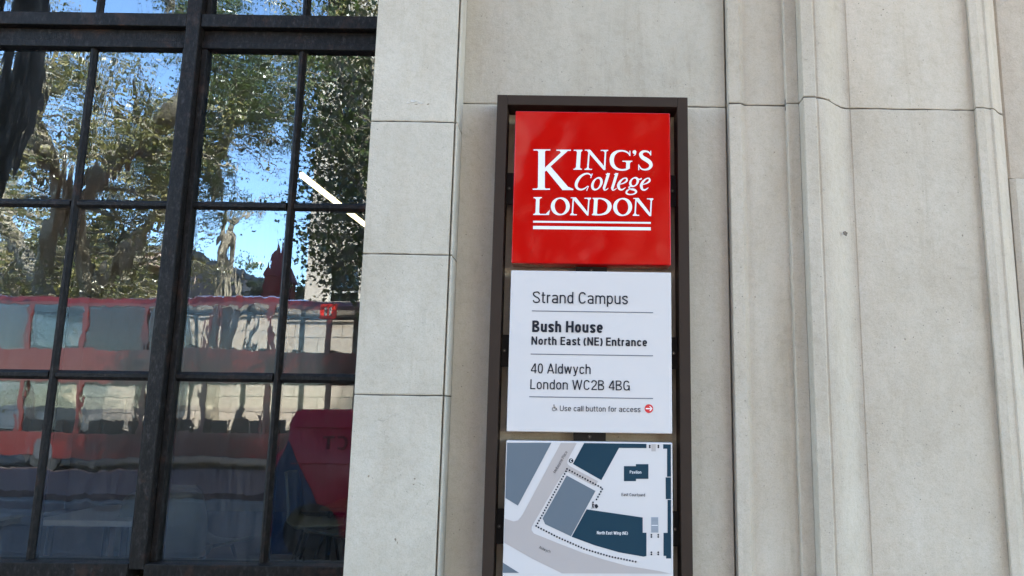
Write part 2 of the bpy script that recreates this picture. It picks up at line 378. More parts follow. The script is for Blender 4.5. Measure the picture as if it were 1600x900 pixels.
PFx = x450(1545, -0.02)
PF = [(PE[-1][0] + 0.001, -0.006), (PFx, -0.024), (PFx + 0.002, -0.026)] + pr([(1560, -0.027), (1570, -0.018), (1574, -0.022), (1578, -0.012), (1583, 0.015), (1589, 0.03)])
for pp, mt in ((PC, STONE_WARM), (PD, STONE_WARM), (PE, STONE_WARM), (PF, STONE_WARM)):
    prof_piece(pp, 0.45, JZ - G, mt); prof_piece(pp, JZ + G, 3.7, mt)
JG = at(1590, 279, 0.03).z
gx = PF[-1][0] + 0.002
prof_piece([(gx, 0.045), (gx + 0.012, 0.036), (gx + 2.2, 0.036)], JG + G, 3.7, PLASTER)
prof_piece([(gx + 0.003, 0.030), (gx + 0.02, 0.022), (gx + 2.2, 0.022)], 0.45, JG - G, STONE)
# mortar bed behind the open joints, plinth, head and the storeys above
mb = MB(); 
mb.box(ax0 + 0.004, ax1 - 0.006, A_Y + 0.008, 0.295, 0.40, 3.7)
mb.box(ax1 - 0.0055, xB1 + 0.001, 0.012, 0.139, 0.40, 3.7)
mb.build('mortar_joint', MORTAR, bld)
m2 = MB(); b_ = []
for P in (PC, PD, PE, PF):
    P2 = [(x + (0.007 if i_ < 2 else 0), min(y + 0.008, 0.13)) for i_, (x, y) in enumerate(P)] + [(P[-1][0], 0.138), (P[0][0], 0.138)]
    m2.prism(P2, 'z', JZ - 0.02, JZ + 0.02)
m2.box(gx + 0.004, gx + 2.1, 0.048, 0.137, JG - 0.02, JG + 0.02)
m2.build('mortar_joint', MORTAR, bld)
# plinth
mb = MB(); mb.box(-12, 12, -0.16, 0.30, -0.3, 0.448, 0.01); mb.build('plinth', STONE, bld)
# window sill, window head and wall to the left
wx0 = x450(-425, GLASS_Y) ; wz0 = at(300, 884, GLASS_Y).z - 0.03
mb = MB(); mb.box(wx0 - 0.1, ax0 - 0.002, -0.10, 0.14, 0.45, wz0 - 0.14, 0.003); mb.build('wall_below_window', STONE, bld)
mb = MB(); mb.prism([(-0.16, wz0 - 0.138), (0.30, wz0 - 0.138), (0.30, wz0 - 0.004), (0.14, wz0 - 0.006), (-0.16, wz0 - 0.05)], 'x', wx0 - 0.1, ax0 - 0.002)
mb.build('window_sill', simple('grimy stone sill', (0.10, 0.085, 0.065), 0.9, var=0.6, scale=40, bumpd=0.006, bscale=90), bld)
for a, b in ((wx0 - 1.2, wx0 - 0.102),):
    for z0, z1 in zip(zA[:-1], zA[1:]): prof_piece([(a, A_Y), (b, A_Y)], z0 + G, z1 - G, STONE, 0.30)
mb = MB(); mb.box(-12, wx0 - 1.203, 0.0, 0.3, 0.45, 3.7); mb.build('side_wall', STONE, bld)
mb = MB(); mb.box(gx + 2.203, 12, 0.02, 0.3, 0.45, 3.7); mb.build('side_wall', STONE, bld)
mb = MB(); mb.box(-12, 12, -0.05, 0.34, 3.703, 19.0); mb.box(-12, 12, 0.34, 9, 4.1, 19.0); mb.build('upper_storey', STONE, bld)
mb = MB(); mb.box(-12, 12, -0.35, -0.052, 3.9, 4.15, 0.02); mb.build('string_course', STONE, bld)

# old repairs and knocks in the stone
def knock(name, px, py, Y, rx, rz, m_, proud=0.0016, rot=0.0, rough_=0.35):
    c0 = at(px, py, Y); n = 14; b = MB(); rings = []
    for lv, (k_, yy) in enumerate(((1.0, Y + 0.0005), (0.72, Y - proud), (0.3, Y - proud * 0.7))):
        for i in range(n):
            t = 2 * math.pi * i / n; q = k_ * (1 + random.uniform(-rough_, rough_))
            x, z = rx * q * math.cos(t), rz * q * math.sin(t)
            rings.append((c0.x + x * math.cos(rot) - z * math.sin(rot), yy, c0.z + x * math.sin(rot) + z * math.cos(rot)))
    fs = [(l * n + i, l * n + (i + 1) % n, (l + 1) * n + (i + 1) % n, (l + 1) * n + i) for l in (0, 1) for i in range(n)] + [tuple(range(2 * n, 3 * n))]
    b.quadlist(rings, fs); return b.build(name, m_, bld)
CHIPL = simple('fresh chipped stone', (0.60, 0.53, 0.44), 0.9, var=0.25, scale=60, bumpd=0.004, bscale=120)
CHIPD = simple('dirt in a stone hole', (0.25, 0.19, 0.13), 0.95, var=0.5, scale=90, bumpd=0.004, bscale=150)
PATCH = simple('tan repair mortar', (0.42, 0.34, 0.24), 0.9, var=0.2, scale=50, bumpd=0.002, bscale=150)
knock('chip', 646, 158, A_Y, 0.013, 0.006, CHIPL); knock('chip', 657, 161, A_Y, 0.012, 0.004, CHIPL, rot=-0.2); knock('chip', 638, 161, A_Y, 0.006, 0.003, CHIPL)
knock('chip', 669, 163, A_Y, 0.004, 0.0016, CHIPD, rot=0.5); knock('chip', 650, 163, A_Y, 0.006, 0.0013, CHIPD, 0.0008)
knock('chip', 1321, 365, -0.045, 0.0070, 0.0085, CHIPD, 0.004, rough_=0.5)
knock('repair_patch', 1376, 691, -0.005, 0.0085, 0.0042, PATCH, 0.0005, rot=0.7, rough_=0.1)
knock('repair_patch', 1436, 725, -0.005, 0.011, 0.011, STONE_WARM, 0.0009, rough_=0.06)
for px_, py_, Y_ in ((648, 748, A_Y), (646, 757, A_Y), (618, 843, A_Y), (621, 848, A_Y), (576, 744, A_Y), (1411, 672, -0.005), (1377, 24, -0.005), (1414, 530, -0.005), (1427, 527, -0.005), (1398, 543, -0.005), (1180, 464, -0.02), (1210, 238, -0.02), (1504, 368, -0.005), (1380, 15, -0.005)):
    knock('chip', px_, py_, Y_, random.uniform(0.002, 0.0045), random.uniform(0.0012, 0.004), CHIPD, 0.0005, rot=random.uniform(0, 3), rough_=0.6)
# ------------------------------------------------------------------ the window
win = empty('window', (-1.6, GLASS_Y, 1.0)); win.parent = bld; win.matrix_parent_inverse = Matrix.Translation(-Vector(bld.location))
tag(win, 'large grid window of old dark metal')
def gx_(px): return x450(px, GLASS_Y)
def gz_(py): return at(300, py, GLASS_Y).z
XB = [(-410, -258), (-245, -112), (-66, 96), (107, 250.5), (291.5, 439), (451.5, 600)]      # glass columns
ZR = [(877, 596), (581, 327.5), (315, 80), (30.5, -170)]            # glass rows, bottom to top
cols = [(gx_(a), gx_(b)) for a, b in XB]; cols[5] = (cols[5][0], gx_(451.5) + (cols[4][1] - cols[4][0]))
rows = [(gz_(a), gz_(b)) for a, b in ZR]
ztop = 3.66; rows[3] = (rows[3][0], ztop - 0.05)
for ci, (x0, x1) in enumerate(cols):
    for ri, (z0, z1) in enumerate(rows):
        m_ = MB(); o_ = 0.004
        xs0, xs1, zs0, zs1 = x0 - o_, x1 + o_, z0 - o_, z1 + o_
        vs = [(x, y, z) for x in (xs0, xs1) for y in (GLASS_Y, GLASS_Y + 0.005) for z in (zs0, zs1)]
        m_.quadlist(vs, [(0, 1, 3, 2), (4, 6, 7, 5), (2, 3, 7, 6), (0, 2, 6, 4), (1, 5, 7, 3)], 1)
        m_.quadlist([vs[0], vs[4], vs[5], vs[1]], [(0, 1, 2, 3)], 0)
        c0 = Vector(((x0 + x1) / 2, GLASS_Y, (z0 + z1) / 2))
        me = m_.mesh('pane', False)
        tilt = Matrix.Rotation(rad(random.uniform(-0.10, 0.10)), 4, 'X') @ Matrix.Rotation(rad(random.uniform(-0.12, 0.12)), 4, 'Z')
        me.transform(Matrix.Translation(c0) @ tilt @ Matrix.Translation(-c0))
        link('pane', me, [GLASS_NEW if ci == 5 else (GLASS_MILD if ri == 0 or (ri == 1 and ci < 4) else GLASS_OLD), CLEAR], win)
def bar(name, x0, x1, z0, z1, y0, y1, ch=0.003, parent=win):
    b = MB(); b.box(x0, x1, y0, y1, z0, z1, ch); return b.build(name, WINMETAL, parent)
zb, zt = rows[0][0], ztop
# slender glazing bars: vertical ones run through, with a raised nib; horizontal ones butt between them
for a, b in ((0, 1), (2, 3), (4, 5)):
    for (z0, z1) in ((rows[0][0], rows[2][1]), (rows[3][0], rows[3][1])):
        m_ = MB(); x0, x1 = cols[a][1], cols[b][0]; xm = (x0 + x1) / 2
        m_.prism([(x0, GLASS_Y + 0.02), (x0, GLASS_Y - 0.004), (xm - 0.005, GLASS_Y - 0.016), (xm + 0.005, GLASS_Y - 0.016), (x1, GLASS_Y - 0.004), (x1, GLASS_Y + 0.02)], 'z', z0 + 0.001, z1 - 0.001)
        m_.build('glazing_bar', WINMETAL, win)
for ci, (x0, x1) in enumerate(cols):
    for ri in (0, 1):
        z0, z1 = rows[ri][1], rows[ri + 1][0]; zm = (z0 + z1) / 2
        m_ = MB(); m_.prism([(GLASS_Y + 0.021, z0), (GLASS_Y - 0.004, z0), (GLASS_Y - 0.014, zm - 0.006), (GLASS_Y - 0.014, zm + 0.006), (GLASS_Y - 0.004, z1), (GLASS_Y + 0.021, z1)], 'x', x0 + 0.0005, x1 - 0.0005)
        m_.build('glazing_bar', WINMETAL, win)
# the heavy mullion: two sub-frames and a projecting face
fw = 0.018
for xm0, xm1 in ((cols[1][1], cols[2][0]), (cols[3][1], cols[4][0])):
    bar('window_frame', xm0, xm0 + fw, zb, rows[2][1], GLASS_Y - 0.020, GLASS_Y + 0.03)
    bar('window_frame', xm1 - fw - 0.004, xm1, zb, rows[2][1], GLASS_Y - 0.020, GLASS_Y + 0.03)
    bar('mullion', xm0 + 0.0185, xm1 - 0.0235, zb - 0.02, zt, GLASS_Y - 0.048, GLASS_Y + 0.04, 0.004)
    bar('window_frame', xm0, xm0 + fw, rows[3][0], rows[3][1], GLASS_Y - 0.020, GLASS_Y + 0.03)
    bar('window_frame', xm1 - fw - 0.004, xm1, rows[3][0], rows[3][1], GLASS_Y - 0.020, GLASS_Y + 0.03)
# transom between the main lights and the upper lights, in three steps
za, zb_, zc, zd = rows[2][1], gz_(69), gz_(50.5), rows[3][0]
for (xa_, xb_) in ((cols[0][0], cols[1][1] + fw), (cols[2][0] - fw - 0.004, cols[3][1] + fw), (cols[4][0] - fw - 0.004, cols[5][1])):
    bar('transom', xa_, xb_, za + 0.0005, zb_, GLASS_Y - 0.024, GLASS_Y + 0.03)
    bar('transom', xa_, xb_, zb_ + 0.0005, zc, GLASS_Y - 0.016, GLASS_Y + 0.03)
    bar('transom', xa_, xb_, zc + 0.0005, zd, GLASS_Y - 0.044, GLASS_Y + 0.03)
    bar('window_frame', xa_, xb_, wz0 - 0.006, rows[0][0] - 0.0005, GLASS_Y - 0.05, GLASS_Y + 0.03)
    bar('window_frame', xa_, xb_, rows[3][1] + 0.0005, ztop + 0.06, GLASS_Y - 0.05, GLASS_Y + 0.03)
for xj in (cols[0][0] - 0.0605, cols[5][1] + 0.0005):
    bar('window_frame', xj, xj + 0.06, wz0, ztop, GLASS_Y - 0.045, GLASS_Y + 0.031)

# ------------------------------------------------------------------ room behind the glass
ROOMW = simple('room wall paint', (0.30, 0.28, 0.26), 0.8, var=0.06)
ROOMF = simple('room carpet', (0.13, 0.13, 0.135), 0.95, var=0.3, scale=40)
ROOMC = simple('room ceiling paint', (0.30, 0.30, 0.29), 0.9, var=0.05)
tag(MB().box(-11.9, 11.9, 0.31, 7.0, -0.32, 0.30).build('room_floor', ROOMF), kind='structure')
tag(MB().box(-11.9, 11.9, 7.0, 7.2, -0.32, 4.09).build('room_wall', ROOMW), kind='structure')
tag(MB().box(-6.4, -6.2, 0.345, 6.99, 0.301, 3.93).build('room_wall', ROOMW), kind='structure')
tag(MB().box(1.2, 1.4, 0.345, 6.99, 0.301, 3.93).build('room_wall', ROOMW), kind='structure')
tag(MB().box(-11.9, 11.9, 0.345, 6.99, 3.94, 4.09).build('room_ceiling', ROOMC), kind='structure')

def emat(name, col, s):
    m, nt, p = mat(name); p.inputs['Emission Color'].default_value = (*col, 1); p.inputs['Emission Strength'].default_value = s; p.inputs['Base Color'].default_value = (0.8, 0.8, 0.8, 1); return m
lampE = emat('lamp tube glow', (1.0, 0.82, 0.42), 0.65)
WHITEM = simple('white metal', (0.6, 0.6, 0.58), 0.5)
a = at(468, 271, 2.62); b = at(600, 391, 4.7); b.z = a.z
d = (b - a).normalized(); side = Vector((d.y, -d.x, 0))
lamp = empty('tube_light', (a.x, a.y, a.z)); tag(lamp, 'lit slim ceiling tube lamp hanging inside the room behind the right column of panes', 'lamp')
def obox(mb, p, q, wdt, z0, z1):
    s_ = Vector(((q - p).y, -(q - p).x, 0)).normalized() * wdt / 2
    vs = [p + s_, p - s_, q - s_, q + s_]
    mb.quadlist([(v.x, v.y, z0) for v in vs] + [(v.x, v.y, z1) for v in vs], [(0, 1, 2, 3), (4, 7, 6, 5), (0, 4, 5, 1), (1, 5, 6, 2), (2, 6, 7, 3), (3, 7, 4, 0)])
mb = MB(); obox(mb, a, b, 0.04, a.z + 0.012, a.z + 0.06); mb.build('lamp_housing', WHITEM, lamp)
mb = MB(); obox(mb, a + d * 0.02, b - d * 0.02, 0.032, a.z - 0.014, a.z + 0.0115); mb.build('diffuser', lampE, lamp)
for t in (0.3, 1.9):
    p_ = a + d * t; MB().tube([(p_.x, p_.y, a.z + 0.06), (p_.x, p_.y, 3.94)], 0.003, 6).build('suspension_wire', WHITEM, lamp)

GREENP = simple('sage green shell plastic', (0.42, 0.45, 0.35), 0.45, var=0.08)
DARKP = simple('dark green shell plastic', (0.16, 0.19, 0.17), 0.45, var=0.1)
BLKM = simple('black metal', (0.02, 0.02, 0.02), 0.4)
WOODT = simple('pale wood table', (0.34, 0.24, 0.14), 0.5, var=0.2, scale=9)
def shell_chair(loc, rot, mat_, label, group=None):
    o = empty('shell_chair', loc); tag(o, label, 'chair', group)
    prof = [(0.22, 0.435), (0.18, 0.452), (0.08, 0.45), (-0.06, 0.44), (-0.15, 0.445), (-0.20, 0.48), (-0.225, 0.56), (-0.24, 0.68), (-0.262, 0.80), (-0.272, 0.83)]
    wd = [0.19, 0.215, 0.225, 0.225, 0.22, 0.215, 0.22, 0.215, 0.19, 0.15]
    vs = []; fs = []; nn = 9
    for th in (0, 0.012):
        for (x, z), w_ in zip(prof, wd):
            for k_ in range(nn):
                t = -1 + 2 * k_ / (nn - 1); lift = 0.035 * abs(t) ** 3
                vs.append((x + (lift if z > 0.5 else 0) + (th if z > 0.5 else 0), w_ * t, z + (lift if z <= 0.5 else 0) + (th if z <= 0.5 else 0)))
    n = len(prof)
    for l in (0, 1):
        for i in range(n - 1):
            for k_ in range(nn - 1):
                q = [l * n * nn + i * nn + k_, l * n * nn + i * nn + k_ + 1, l * n * nn + (i + 1) * nn + k_ + 1, l * n * nn + (i + 1) * nn + k_]
                fs.append(q)
    for i in range(n - 1):
        for k_ in (0, nn - 1): fs.append([i * nn + k_, (i + 1) * nn + k_, n * nn + (i + 1) * nn + k_, n * nn + i * nn + k_])
    for i in (0, n - 1):
        for k_ in range(nn - 1): fs.append([i * nn + k_, i * nn + k_ + 1, n * nn + i * nn + k_ + 1, n * nn + i * nn + k_])
    mb = MB(); mb.quadlist(vs, fs); s_ = mb.build('seat_shell', mat_, None, True); s_.parent = o
    for sx in (-1, 1):
        for sy in (-1, 1):
            l_ = MB().tube([(0.10 * sx, 0.13 * sy, 0.445), (0.22 * sx, 0.21 * sy, 0.0)], [0.011, 0.009], 8).build('leg', BLKM, None, True); l_.parent = o
    o.rotation_euler.z = rot
    return o
RF = 0.30
c = at(500, 838, 3.6); ch_z = c.z - 0.44
def chair_at(px, py, Y, rot, mt, label, group=None):
    p = at(px, py, Y); return shell_chair((p.x, p.y, p.z - 0.44), rot, mt, label, group)
# the floor of the room is raised by 0.30 m, so a seat stands 0.74 m above the street
def chair_floor(px, Yd, rot, mt, label, group=None):
    p = at(px, 838, Yd); return shell_chair((p.x, Yd, RF), rot, mt, label, group)
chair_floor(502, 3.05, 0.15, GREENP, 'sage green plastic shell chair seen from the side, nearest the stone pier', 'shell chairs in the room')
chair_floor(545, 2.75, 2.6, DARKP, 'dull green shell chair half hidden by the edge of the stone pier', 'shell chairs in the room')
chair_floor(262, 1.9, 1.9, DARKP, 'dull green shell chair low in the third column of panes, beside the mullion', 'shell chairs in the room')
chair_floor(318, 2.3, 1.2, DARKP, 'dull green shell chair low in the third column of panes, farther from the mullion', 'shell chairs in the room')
def table(x0, x1, y0, y1, z, mt, label):
    o = empty('table', ((x0 + x1) / 2, (y0 + y1) / 2, RF)); tag(o, label, 'table')
    MB().box(x0, x1, y0, y1, z - 0.03, z, 0.006).build('tabletop', mt, o)
    for x in (x0 + 0.06, x1 - 0.06):
        for y in (y0 + 0.06, y1 - 0.06): MB().tube([(x, y, RF), (x, y, z - 0.031)], 0.018, 8).build('leg', BLKM, o)
t0 = at(520, 787, 3.4)
table(t0.x - 0.03, t0.x + 1.3, 3.2, 3.9, t0.z, WOODT, 'pale wooden table standing right of the sage green chair')
t1 = at(60, 812, 1.5)
table(at(50, 812, 1.5).x, at(205, 812, 1.5).x, 1.5, 2.1, t1.z, simple('pale grey laminate', (0.55, 0.53, 0.50), 0.5), 'pale grey topped table low behind the second column of panes')
# small things on the inner sill
MB_ = MB(); sill_z = wz0 - 0.004
sill = MB().box(cols[0][0] - 0.1, cols[5][1] + 0.05, GLASS_Y + 0.032, GLASS_Y + 0.30, sill_z - 0.06, sill_z, 0.004).build('inner_sill', simple('painted sill board', (0.10, 0.11, 0.12), 0.5), bld)
def sp(px, Y): return at(px, 860, Y).x
nc = empty('bulldog_clip', (sp(469, 0.3), 0.3, sill_z)); tag(nc, 'small dark brass bulldog clip lying on the inner sill', 'clip')
x_ = nc.location.x
MB().box(x_ - 0.022, x_ + 0.022, 0.285, 0.315, sill_z, sill_z + 0.022, 0.003).build('clip_body', simple('brass', (0.10, 0.07, 0.035), 0.4, 0.8), nc)
MB().tube([(x_ - 0.012, 0.3, sill_z + 0.022), (x_ - 0.014, 0.3, sill_z + 0.046), (x_, 0.3, sill_z + 0.056), (x_ + 0.014, 0.3, sill_z + 0.046), (x_ + 0.012, 0.3, sill_z + 0.022)], 0.002, 6).build('clip_handle', BLKM, nc)
x_ = sp(482, 0.27)
tag(MB().box(x_ - 0.025, x_ + 0.022, 0.255, 0.275, sill_z, sill_z + 0.014, 0.002).build('paper_pad', simple('white card', (0.6, 0.6, 0.58), 0.6)), 'small white card box lying on the inner sill beside the clip', 'box')
x_ = sp(450, 0.33)
tag(MB().box(x_ - 0.03, x_ + 0.14, 0.33, 0.40, sill_z, sill_z + 0.018, 0.003).build('pencil_case', simple('grey cloth', (0.16, 0.16, 0.17), 0.9)), 'flat grey case lying on the inner sill behind the clip', 'case')

# ------------------------------------------------------------------ the wayfinding sign
PY = -0.100           # face of the panels
sign = empty('wayfinding_sign', (0.08, 0, 0.6)); tag(sign, 'tall bronze framed wall sign with red logo panel, white address panel and map panel', 'sign')
FY = -0.092
fxl, fxr = x450(767.3, FY), x450(1077.8, FY); fzt = at(926, 150, FY).z; fzb = 0.62; bw = 0.034
def fbar(x0, x1, z0, z1): MB().box(x0, x1, FY, -0.004, z0, z1, 0.0012).build('frame_bar', BRONZE, sign)
fbar(fxl, fxl + bw, fzb, fzt); fbar(fxr - bw, fxr, fzb, fzt)
fbar(fxl + bw + 0.0003, fxr - bw - 0.0003, fzt - bw, fzt); fbar(fxl + bw + 0.0003, fxr - bw - 0.0003, fzb, fzb + bw)
pxl, pxr = x450(797.8, PY), x450(1048.8, PY)
zr1, zr0 = at(926, 175, PY).z, at(926, 412.5, PY).z
zw1, zw0 = at(924, 424, PY).z, at(920, 676, PY).z
zm1 = at(920, 690, PY).z; zm0 = zm1 - (zw1 - zw0)
def panel(name, z0, z1, m_, lab):
    o = MB().box(pxl, pxr, PY, -0.022, z0, z1, 0.0028).build(name, m_, sign); o['label'] = lab; return o
p_red = panel('red_panel', zr0, zr1, RED, 'glossy red square panel with white lettering')
p_wht = panel('address_panel', zw0, zw1, WHITEP, 'white square panel with black address lettering')
p_map = panel('map_panel', zm0, zm1, WHITEP, 'white panel printed with a blue street map')
MB().box(pxl, pxr, PY, -0.022, fzb + bw + 0.004, zm0 - 0.022, 0.0028).build('lower_panel', WHITEP, sign)
# brackets between frame and panels
def bracket(x0, x1, z0, z1, sx, sz, y=-0.040):
    b = MB().box(x0, x1, y, y + 0.006, z0, z1, 0.0008).build('bracket', BRONZE2, sign)
    n = 14; m_ = MB(); r = 0.0062
    m_.tube([(sx, y - 0.0001, sz), (sx, y - 0.0022, sz)], [r, r * 0.8], n); m_.build('screw', BLKM, b)
    m_ = MB(); m_.tube([(sx, y - 0.0023, sz), (sx, y - 0.0032, sz)], [r * 0.42, r * 0.4], 6); m_.build('screw', STEEL, b)
for ya, yb in ((270, 319), (523, 573), (795, 850)):
    zh, zl = at(795, ya, -0.04).z, at(795, yb, -0.04).z; zs = (zh + zl) / 2
    bracket(fxl + bw, pxl + 0.05, zl, zh, fxl + bw + 0.0095, zs)
    bracket(pxr - 0.05, fxr - bw, zl, zh, fxr - bw - 0.0125, zs - 0.001)
xc0, xc1 = x450(899, -0.04), x450(948, -0.04)
for z0, z1, zs in ((zr1 - 0.03, fzt - bw, None), (zw1 - 0.03, zr0 + 0.03, None), (zm1 - 0.03, zw0 + 0.03, None)):
    zmid = (z0 + z1) / 2 if z0 != zr1 - 0.03 else zr1 + 0.002
    bracket(xc0, xc1, z0, z1, (xc0 + xc1) / 2, zmid, y=-0.050)

# print: flat shapes just proud of a panel
LAY = [0]
def flat_poly(mb, pts, y):
    n = len(pts); mb.quadlist([(x, y, z) for x, z in pts], [tuple(range(n))])
def PP(px, py): p = at(px, py, PY); return (p.x, p.z)
def tri_poly(name, polys, m_, parent, layer, raw=False):
    """polys: list of closed outlines (x,z); each its own hair-thin layer"""
    bm = bmesh.new(); y = PY - 0.0004 - layer * 0.0002
    for i, pl in enumerate(polys):
        vs = [bm.verts.new((x, y - 0.00002 * (i % 8), z)) for x, z in pl]
        es = [bm.edges.new((vs[j], vs[(j + 1) % len(vs)])) for j in range(len(vs))]
        bmesh.ops.triangle_fill(bm, use_beauty=True, use_dissolve=False, edges=es, normal=(0, -1, 0))
    for f in bm.faces:
        if f.normal.y > 0: f.normal_flip()
    me = bpy.data.meshes.new(name); bm.to_mesh(me); bm.free()
    return link(name, me, m_, parent)
def catmull(P, n=7):
    out = []
    for i in range(len(P) - 1):
        p0 = P[max(i - 1, 0)]; p1 = P[i]; p2 = P[i + 1]; p3 = P[min(i + 2, len(P) - 1)]
        for k_ in range(n):
            t = k_ / n
            out.append(tuple(0.5 * (2 * b + (c_ - a_) * t + (2 * a_ - 5 * b + 4 * c_ - d_) * t * t + (-a_ + 3 * b - 3 * c_ + d_) * t ** 3) for a_, b, c_, d_ in zip(p0, p1, p2, p3)))
    out.append(tuple(P[-1])); return out
def stroke(P, n=7, closed=False):
    C_ = catmull(P, n) if len(P) > 2 else [tuple(p) for p in P]
    if closed: C_ = C_[:-1]
    quads = []; L_ = []; R_ = []; m_ = len(C_)
    for i in range(m_):
        if closed: a, b = C_[(i - 1) % m_], C_[(i + 1) % m_]
        else: a, b = C_[max(i - 1, 0)], C_[min(i + 1, m_ - 1)]
        dx, dy = b[0] - a[0], b[1] - a[1]; l = math.hypot(dx, dy) or 1; nx, ny = -dy / l, dx / l; h = C_[i][2] / 2
        L_.append((C_[i][0] + nx * h, C_[i][1] + ny * h)); R_.append((C_[i][0] - nx * h, C_[i][1] - ny * h))
    rng_ = range(m_ if closed else m_ - 1)
    for i in rng_: j = (i + 1) % m_; quads.append([L_[i], L_[j], R_[j], R_[i]])
    return quads
def strokes_mesh(name, items, conv, m_, parent, layer):
    """items: list of quad lists; each stroke on a hair-thin layer of its own"""
    b = MB(); y0 = PY - 0.0004 - layer * 0.0002
    for i, quads in enumerate(items):
        for qi, q in enumerate(quads):
            y = y0 - 0.00012 * (i % 12) - (0.00003 * qi if len(quads) <= 4 else 0)
            pts = [conv(u, v) for u, v in q]
            area = sum(pts[k_][0] * pts[(k_ + 1) % len(pts)][1] - pts[(k_ + 1) % len(pts)][0] * pts[k_][1] for k_ in range(len(pts)))
            if area < 0: pts = pts[::-1]
            flat_poly(b, pts, y)
    return b.build(name, m_, parent, recalc=False)
def rect(u0, v0, u1, v1, sl=0.0): return [[(u0, v0), (u1, v0 + sl), (u1, v1 + sl), (u0, v1)]]
def conv_logo(u, v): return PP(820 + u / 6.0, 220 + v / 6.0)
def serif(u0, u1, v, th=9, cx=None, wst=0, up=1):
    """bracketed slab serif: thin line with a small swelling towards the stem"""
    q = [[(u0, v - th / 2), (u1, v - th / 2), (u1, v + th / 2), (u0, v + th / 2)]]
    if cx is not None:
        q.append([(cx - wst / 2 - 16, v), (cx - wst / 2, v + up * 18), (cx - wst / 2 + 2, v)]); q.append([(cx + wst / 2 + 16, v), (cx + wst / 2, v + up * 18), (cx + wst / 2 - 2, v)])
    return q
def ell(cx, cy, rx, ry, wx, wy, slant=0.0, n=36, axis=0.0):
    P = []
    for i in range(n + 1):
        t = 2 * math.pi * i / n
        x, y = rx * math.cos(t), ry * math.sin(t)
        P.append((cx + x - slant * y, cy + y, wy + (wx - wy) * abs(math.cos(t + axis)) ** 1.4))
    return stroke(P, 1, True)
